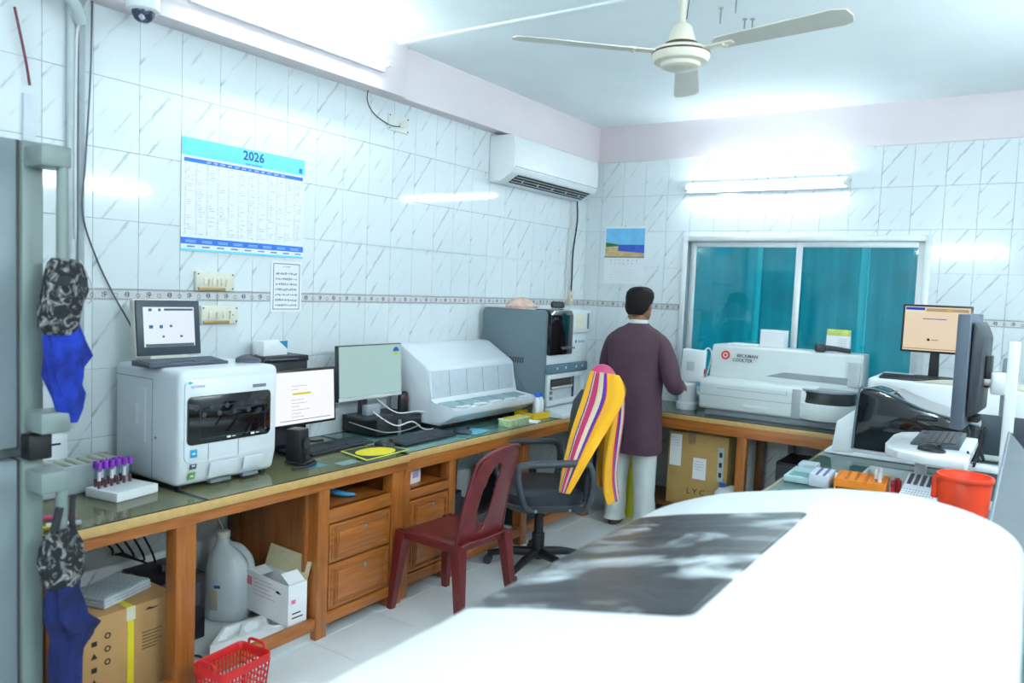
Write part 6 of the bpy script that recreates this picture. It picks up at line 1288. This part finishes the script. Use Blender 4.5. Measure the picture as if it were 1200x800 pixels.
# red bucket, racks and boxes
rk = T('red_bucket', 'bright red plastic bucket on the bench', 'bucket', (3.142, 3.55, BZ), 0.0)
RB = M('bucket_red', (240, 66, 24), 0.35, var=0.03)
P(rk, 'tub', lathe([(0, 0.004), (0.075, 0.004), (0.08, 0.0), (0.084, 0.004), (0.097, 0.195), (0.094, 0.2), (0.09, 0.195), (0.076, 0.012), (0, 0.012)], 40), RB)
P(rk, 'rim', lathe([(0.094, 0.19), (0.102, 0.19), (0.104, 0.2), (0.101, 0.207), (0.094, 0.207), (0.092, 0.195)], 40), RB)
P(rk, 'handle_lug', bx(-0.114, -0.09, -0.02, 0.02, 0.10, 0.19, 0.006), RB)
ork = T('tube_rack', 'orange plastic tube rack with square holes on the bench', 'rack', (2.72, 3.85, BZ), 0.06)
ORG = M('rack_orange', (244, 140, 34), 0.45)
def grid_plate(w_, d_, nx, ny, z0, z1, bar=0.006):
    ms = [bx(-w_/2+w_*i/nx-bar/2, -w_/2+w_*i/nx+bar/2, -d_/2-bar/2, d_/2+bar/2, z0, z1) for i in range(nx+1)] + [bx(-w_/2, w_/2, -d_/2+d_*j/ny-bar/2, -d_/2+d_*j/ny+bar/2, z0, z1) for j in range(ny+1)]
    return join(*ms)
P(ork, 'top_plate', grid_plate(0.20, 0.20, 5, 7, 0.060, 0.072, 0.013), ORG); P(ork, 'base_plate', bx(-0.103, 0.103, -0.103, 0.103, 0, 0.006, 0.001), M('rack_orange_deep', (196, 92, 20), 0.6))
for sx in (-1, 1): P(ork, 'end_plate', bx(sx*0.103-0.004, sx*0.103+0.004, -0.103, 0.103, 0, 0.073, 0.002), ORG)
P(ork, 'front_plate', bx(-0.1, 0.1, -0.106, -0.101, 0.035, 0.073, 0.001), ORG)
gl2 = join(gl_me); RCP = M('red_cap', (196, 30, 40), 0.4)
for k, (x, y) in enumerate(((2.775, 3.86), (2.79, 3.90), (2.80, 3.80))):
    t = T('clear_tube', 'clear empty tube standing in the orange rack', 'test tube', (x, y, BZ+0.007), 0, 'clear tubes in the orange rack')
    P(t, 'glass', lathe([(0, 0), (0.005, 0.002), (0.0085, 0.01), (0.0085, 0.11), (0.0095, 0.112), (0.0075, 0.112), (0.0075, 0.012), (0, 0.006)], 14), M('clear_tube_plastic', (226, 234, 238), 0.15)); P(t, 'tube_label', lathe([(0.0087, 0.04), (0.0087, 0.075)], 12), LBL)
for k, (x, y) in enumerate(((2.855, 3.80), (2.875, 3.83), (2.862, 3.87))):
    t = T('red_cap_tube', 'short red capped tube standing beside the orange rack', 'test tube', (x, y, BZ), 0, 'red capped tubes by the orange rack')
    P(t, 'cap', lathe([(0, 0.088), (0.0095, 0.088), (0.011, 0.082), (0.011, 0.06), (0, 0.06)], 14), M('red_cap_dark', (146, 26, 40), 0.4)); P(t, 'glass', lathe([(0, 0), (0.006, 0.002), (0.009, 0.01), (0.009, 0.062), (0, 0.062)], 12), RCP)
wr = T('vial_rack', 'white rack of dark sample wells beside the red bucket', 'rack', (2.965, 3.80, BZ), -0.1)
P(wr, 'block', prism([(-0.10, 0.0), (0.10, 0.0), (0.10, 0.12), (0.0, 0.075), (-0.10, 0.04)], 'x', -0.07, 0.07, 0.003), M('rack_white', (222, 228, 234), 0.5, var=0.05, scale=60))
WELL = M('well_dark', (86, 84, 100), 0.4)
for k in range(5): P(wr, 'well', moved(bx(-0.008, 0.008, -0.04, 0.04, 0, 0.006, 0.002), Tr(-0.052+0.026*k, 0.05, 0.096) @ Rx(0.42)), WELL)
P(wr, 'well_dots', join(*[moved(cyl(0.004, 0, 0.002, 6), Tr(-0.06+0.012*i, -0.08+0.018*j, 0.047+0.0063*j) @ Rx(0.34)) for i in range(11) for j in range(4)]), M('dot_grey', (170, 178, 190), 0.6), kind='stuff')
bxs = T('reagent_box', 'white box with two dark blue stripes on the bench', 'box', (2.535, 3.90, BZ), 0.05)
P(bxs, 'carton', bx(-0.045, 0.045, -0.09, 0.09, 0, 0.058, 0.002), M('box_lilac', (206, 214, 226), 0.5))
for x in (-0.02, 0.012): P(bxs, 'stripe', bx(x, x+0.014, -0.0905, 0.0905, 0.0575, 0.0587), M('stripe_blue', (84, 92, 134), 0.5))
o = T('tip_rack', 'pale teal rack lying at the bench edge', 'rack', (2.43, 3.98, BZ), 0.03)
P(o, 'block', bx(-0.06, 0.06, -0.16, 0.10, 0, 0.03, 0.004), M('rack_teal', (170, 200, 204), 0.4)); P(o, 'slot', bx(-0.04, 0.04, -0.14, -0.04, 0.03, 0.032), M('slot_teal', (96, 150, 152), 0.4)); P(o, 'end_block', bx(-0.05, 0.04, 0.10, 0.20, 0, 0.045, 0.006), M('block_grey', (176, 190, 196), 0.4))
o = T('document_tray', 'white open document tray behind the orange rack', 'tray', (2.83, 4.05, BZ), 0.0)
P(o, 'base', bx(-0.13, 0.18, -0.10, 0.12, 0, 0.012, 0.003), M('tray_offwhite', (206, 216, 216), 0.4)); P(o, 'back_wall', bx(-0.13, 0.18, 0.105, 0.12, 0.012, 0.07, 0.003), M('tray_offwhite', (206, 216, 216), 0.4)); P(o, 'side_wall', bx(-0.14, -0.125, -0.10, 0.12, 0.0, 0.06, 0.003), M('tray_offwhite', (206, 216, 216), 0.4))
o = O('white_notebook', bx(-0.10, 0.10, -0.06, 0.06, 0, 0.012, 0.002), PAPER, 'white notebook between the striped box and the hood analyser', 'notebook', (2.58, 4.09, BZ), 0.0)
# clear upright panel at the bench edge
o = T('propped_board', 'glossy grey board propped up aslant beside the red bucket', 'board', (0, 0, 0))
bq = [aty(1160, 614, 2.75), aty(1183, 507, 3.38), aty(1216, 548, 3.05), aty(1216, 700, 2.56)]
nb = (bq[1]-bq[0]).cross(bq[3]-bq[0]).normalized()*0.004
P(o, 'sheet', loft([[tuple(v+nb) for v in bq], [tuple(v-nb) for v in bq]], ang=20), M('panel_steel', (150, 156, 162), 0.2, 0.8, var=0.03))
for v in (bq[0], bq[1]): P(o, 'leg', tube([(v.x+0.012, v.y, BZ), (v.x+0.012, v.y, v.z)], 0.006, 8, 1), DGREY)
P(o, 'edge_trim', tube([tuple(bq[0]), tuple(bq[1])], 0.006, 8, 1), MGREY)
# things beyond the post on the back bench
o = T('label_printer', 'cream printer on the back table behind the swing arm', 'printer', (3.62, 5.35, 0.0), 0.0)
P(o, 'pedestal', bx(-0.14, 0.30, -0.30, 0.40, 0, 1.14, 0.006), M('cab_grey', (120, 130, 138), 0.5)); P(o, 'case', bx(-0.14, 0.28, -0.28, 0.30, 1.14, 1.27, 0.02), CREAM)
o = T('blue_box', 'blue and white carton on the cream printer', 'box', (3.56, 5.28, 1.2705), 0.0)
P(o, 'carton', bx(-0.1, 0.2, -0.15, 0.15, 0.0, 0.06, 0.003), M('carton_blue', (60, 150, 206), 0.5)); P(o, 'lid', bx(-0.1, 0.2, -0.15, 0.15, 0.06, 0.09, 0.003), CREAM)

# ================================================================== FOREGROUND ANALYSER
FX0, FX1, FY0, FY1, RC = 2.372, 3.352, 0.52, 2.435, 0.27
def ztop(x):
    pts = ((2.37, 0.996), (2.55, 1.045), (2.88, 1.118), (3.05, 1.135), (3.34, 1.12))
    for (a, za), (b, zb) in zip(pts, pts[1:]):
        if x <= b: 
            f = max(0.0, (x-a)/(b-a)); return za+(zb-za)*f
    return pts[-1][1]
def inset(d, n=18):
    out = []; r = max(RC-d, 0.004); x0, x1, y0, y1 = FX0+d, FX1-d, FY0+d, FY1-d
    r = min(r, (x1-x0)/2-1e-4)
    cs = ((x1-r, y1-r, 0), (x0+r, y1-r, 90), (x0+r, y0+r, 180), (x1-r, y0+r, 270))
    for k, (cx, cy, a) in enumerate(cs):
        for j in range(n+1):
            t = math.radians(a+90*j/n); out.append((cx+r*math.cos(t), cy+r*math.sin(t)))
        nx = cs[(k+1) % 4]; t = math.radians(a+90); pa = out[-1]; t2 = math.radians(nx[2]); pb = (nx[0]+r*math.cos(t2), nx[1]+r*math.sin(t2))
        for j in range(1, 16): out.append((pa[0]+(pb[0]-pa[0])*j/16, pa[1]+(pb[1]-pa[1])*j/16))
    return out
RR = 0.055
def drop(d): return 0.0 if d >= RR else RR*(1-math.sqrt(max(0, 1-(1-d/RR)**2)))
FW = M('foreground_white', (240, 244, 245), 0.3, var=0.01, scale=4, coat=0.3)
fa = T('floor_analyser', 'huge rounded white analyser with a film covered dark lid window', 'analyser', (0, 0, BZ))
rings = [[(x, y, 0.0) for x, y in inset(0.03)], [(x, y, 0.02) for x, y in inset(0.0)]]
for d in (0.0, 0.003, 0.009, 0.018, 0.03, 0.042, 0.055, 0.09, 0.14, 0.2, 0.26, 0.32, 0.38, 0.44, 0.48): rings.append([(x, y, ztop(x)-BZ-drop(d)) for x, y in inset(d)])
P(fa, 'shell', loft(rings, ang=60), FW)
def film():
    m = bpy.data.materials.new('film_window_painted_glints'); m.use_nodes = True; nt = m.node_tree; N = nt.nodes; K = nt.links; b = N['Principled BSDF']
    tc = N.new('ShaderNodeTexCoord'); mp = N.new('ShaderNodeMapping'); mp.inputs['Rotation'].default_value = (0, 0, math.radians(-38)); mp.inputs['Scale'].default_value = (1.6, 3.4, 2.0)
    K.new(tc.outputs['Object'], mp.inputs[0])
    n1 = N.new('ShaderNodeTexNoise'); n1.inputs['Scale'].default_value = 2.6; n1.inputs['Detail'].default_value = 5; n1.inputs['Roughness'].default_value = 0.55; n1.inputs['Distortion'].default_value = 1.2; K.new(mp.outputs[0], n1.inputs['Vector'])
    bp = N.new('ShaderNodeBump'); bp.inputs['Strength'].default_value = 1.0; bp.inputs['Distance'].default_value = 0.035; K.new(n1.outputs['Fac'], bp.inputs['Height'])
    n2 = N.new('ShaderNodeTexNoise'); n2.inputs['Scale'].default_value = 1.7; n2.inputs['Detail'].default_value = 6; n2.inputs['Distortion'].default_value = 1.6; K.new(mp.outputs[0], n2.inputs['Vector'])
    rp = N.new('ShaderNodeValToRGB'); rp.color_ramp.elements[0].position = 0.5; rp.color_ramp.elements[0].color = lin((18, 24, 32)); rp.color_ramp.elements[1].position = 0.68; rp.color_ramp.elements[1].color = lin((206, 214, 218))  # pale ramp end paints lamp glints off the film creases into the colour
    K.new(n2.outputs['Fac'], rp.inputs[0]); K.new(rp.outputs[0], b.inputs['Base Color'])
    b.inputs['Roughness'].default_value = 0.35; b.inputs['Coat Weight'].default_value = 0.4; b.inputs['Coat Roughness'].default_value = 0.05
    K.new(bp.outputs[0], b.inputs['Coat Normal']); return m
def win_mesh():
    bm = bmesh.new(); x0, x1, y0, y1 = 2.384, 2.885, 1.235, 2.06
    def zz(x, y): return ztop(x)-BZ-drop(min(x-FX0, FY1-y))
    bd_ = []; pr = rrect(x0, x1, y0, y1, 0.03, 8)
    for (a, b_) in zip(pr, pr[1:]+pr[:1]):
        n = max(1, int(math.dist(a, b_)/0.03))
        for k in range(n): bd_.append((a[0]+(b_[0]-a[0])*k/n, a[1]+(b_[1]-a[1])*k/n))
    cx, cy = (x0+x1)/2, (y0+y1)/2; fr_ = [1.0, 0.99, 0.95, 0.9, 0.84, 0.77, 0.69, 0.6, 0.5, 0.4, 0.3, 0.2, 0.1]; R = []
    R.append([bm.verts.new((x, y, zz(x, y)-0.004)) for x, y in bd_])
    for f in fr_:
        R.append([bm.verts.new((cx+(x-cx)*f, cy+(y-cy)*f, zz(cx+(x-cx)*f, cy+(y-cy)*f)+(0.003 if f < 1 else 0.001))) for x, y in bd_])
    n = len(bd_)
    for A, B in zip(R, R[1:]):
        for k in range(n): bm.faces.new((A[k], A[(k+1) % n], B[(k+1) % n], B[k]))
    bm.faces.new(R[-1])
    return mesh_from(bm, ang=50)
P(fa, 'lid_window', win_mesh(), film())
P(fa, 'rear_sticker', bx(2.36, 2.366, 1.0, 1.3, 0.05, 0.12), M('sticker_pale', (222, 226, 230), 0.5))
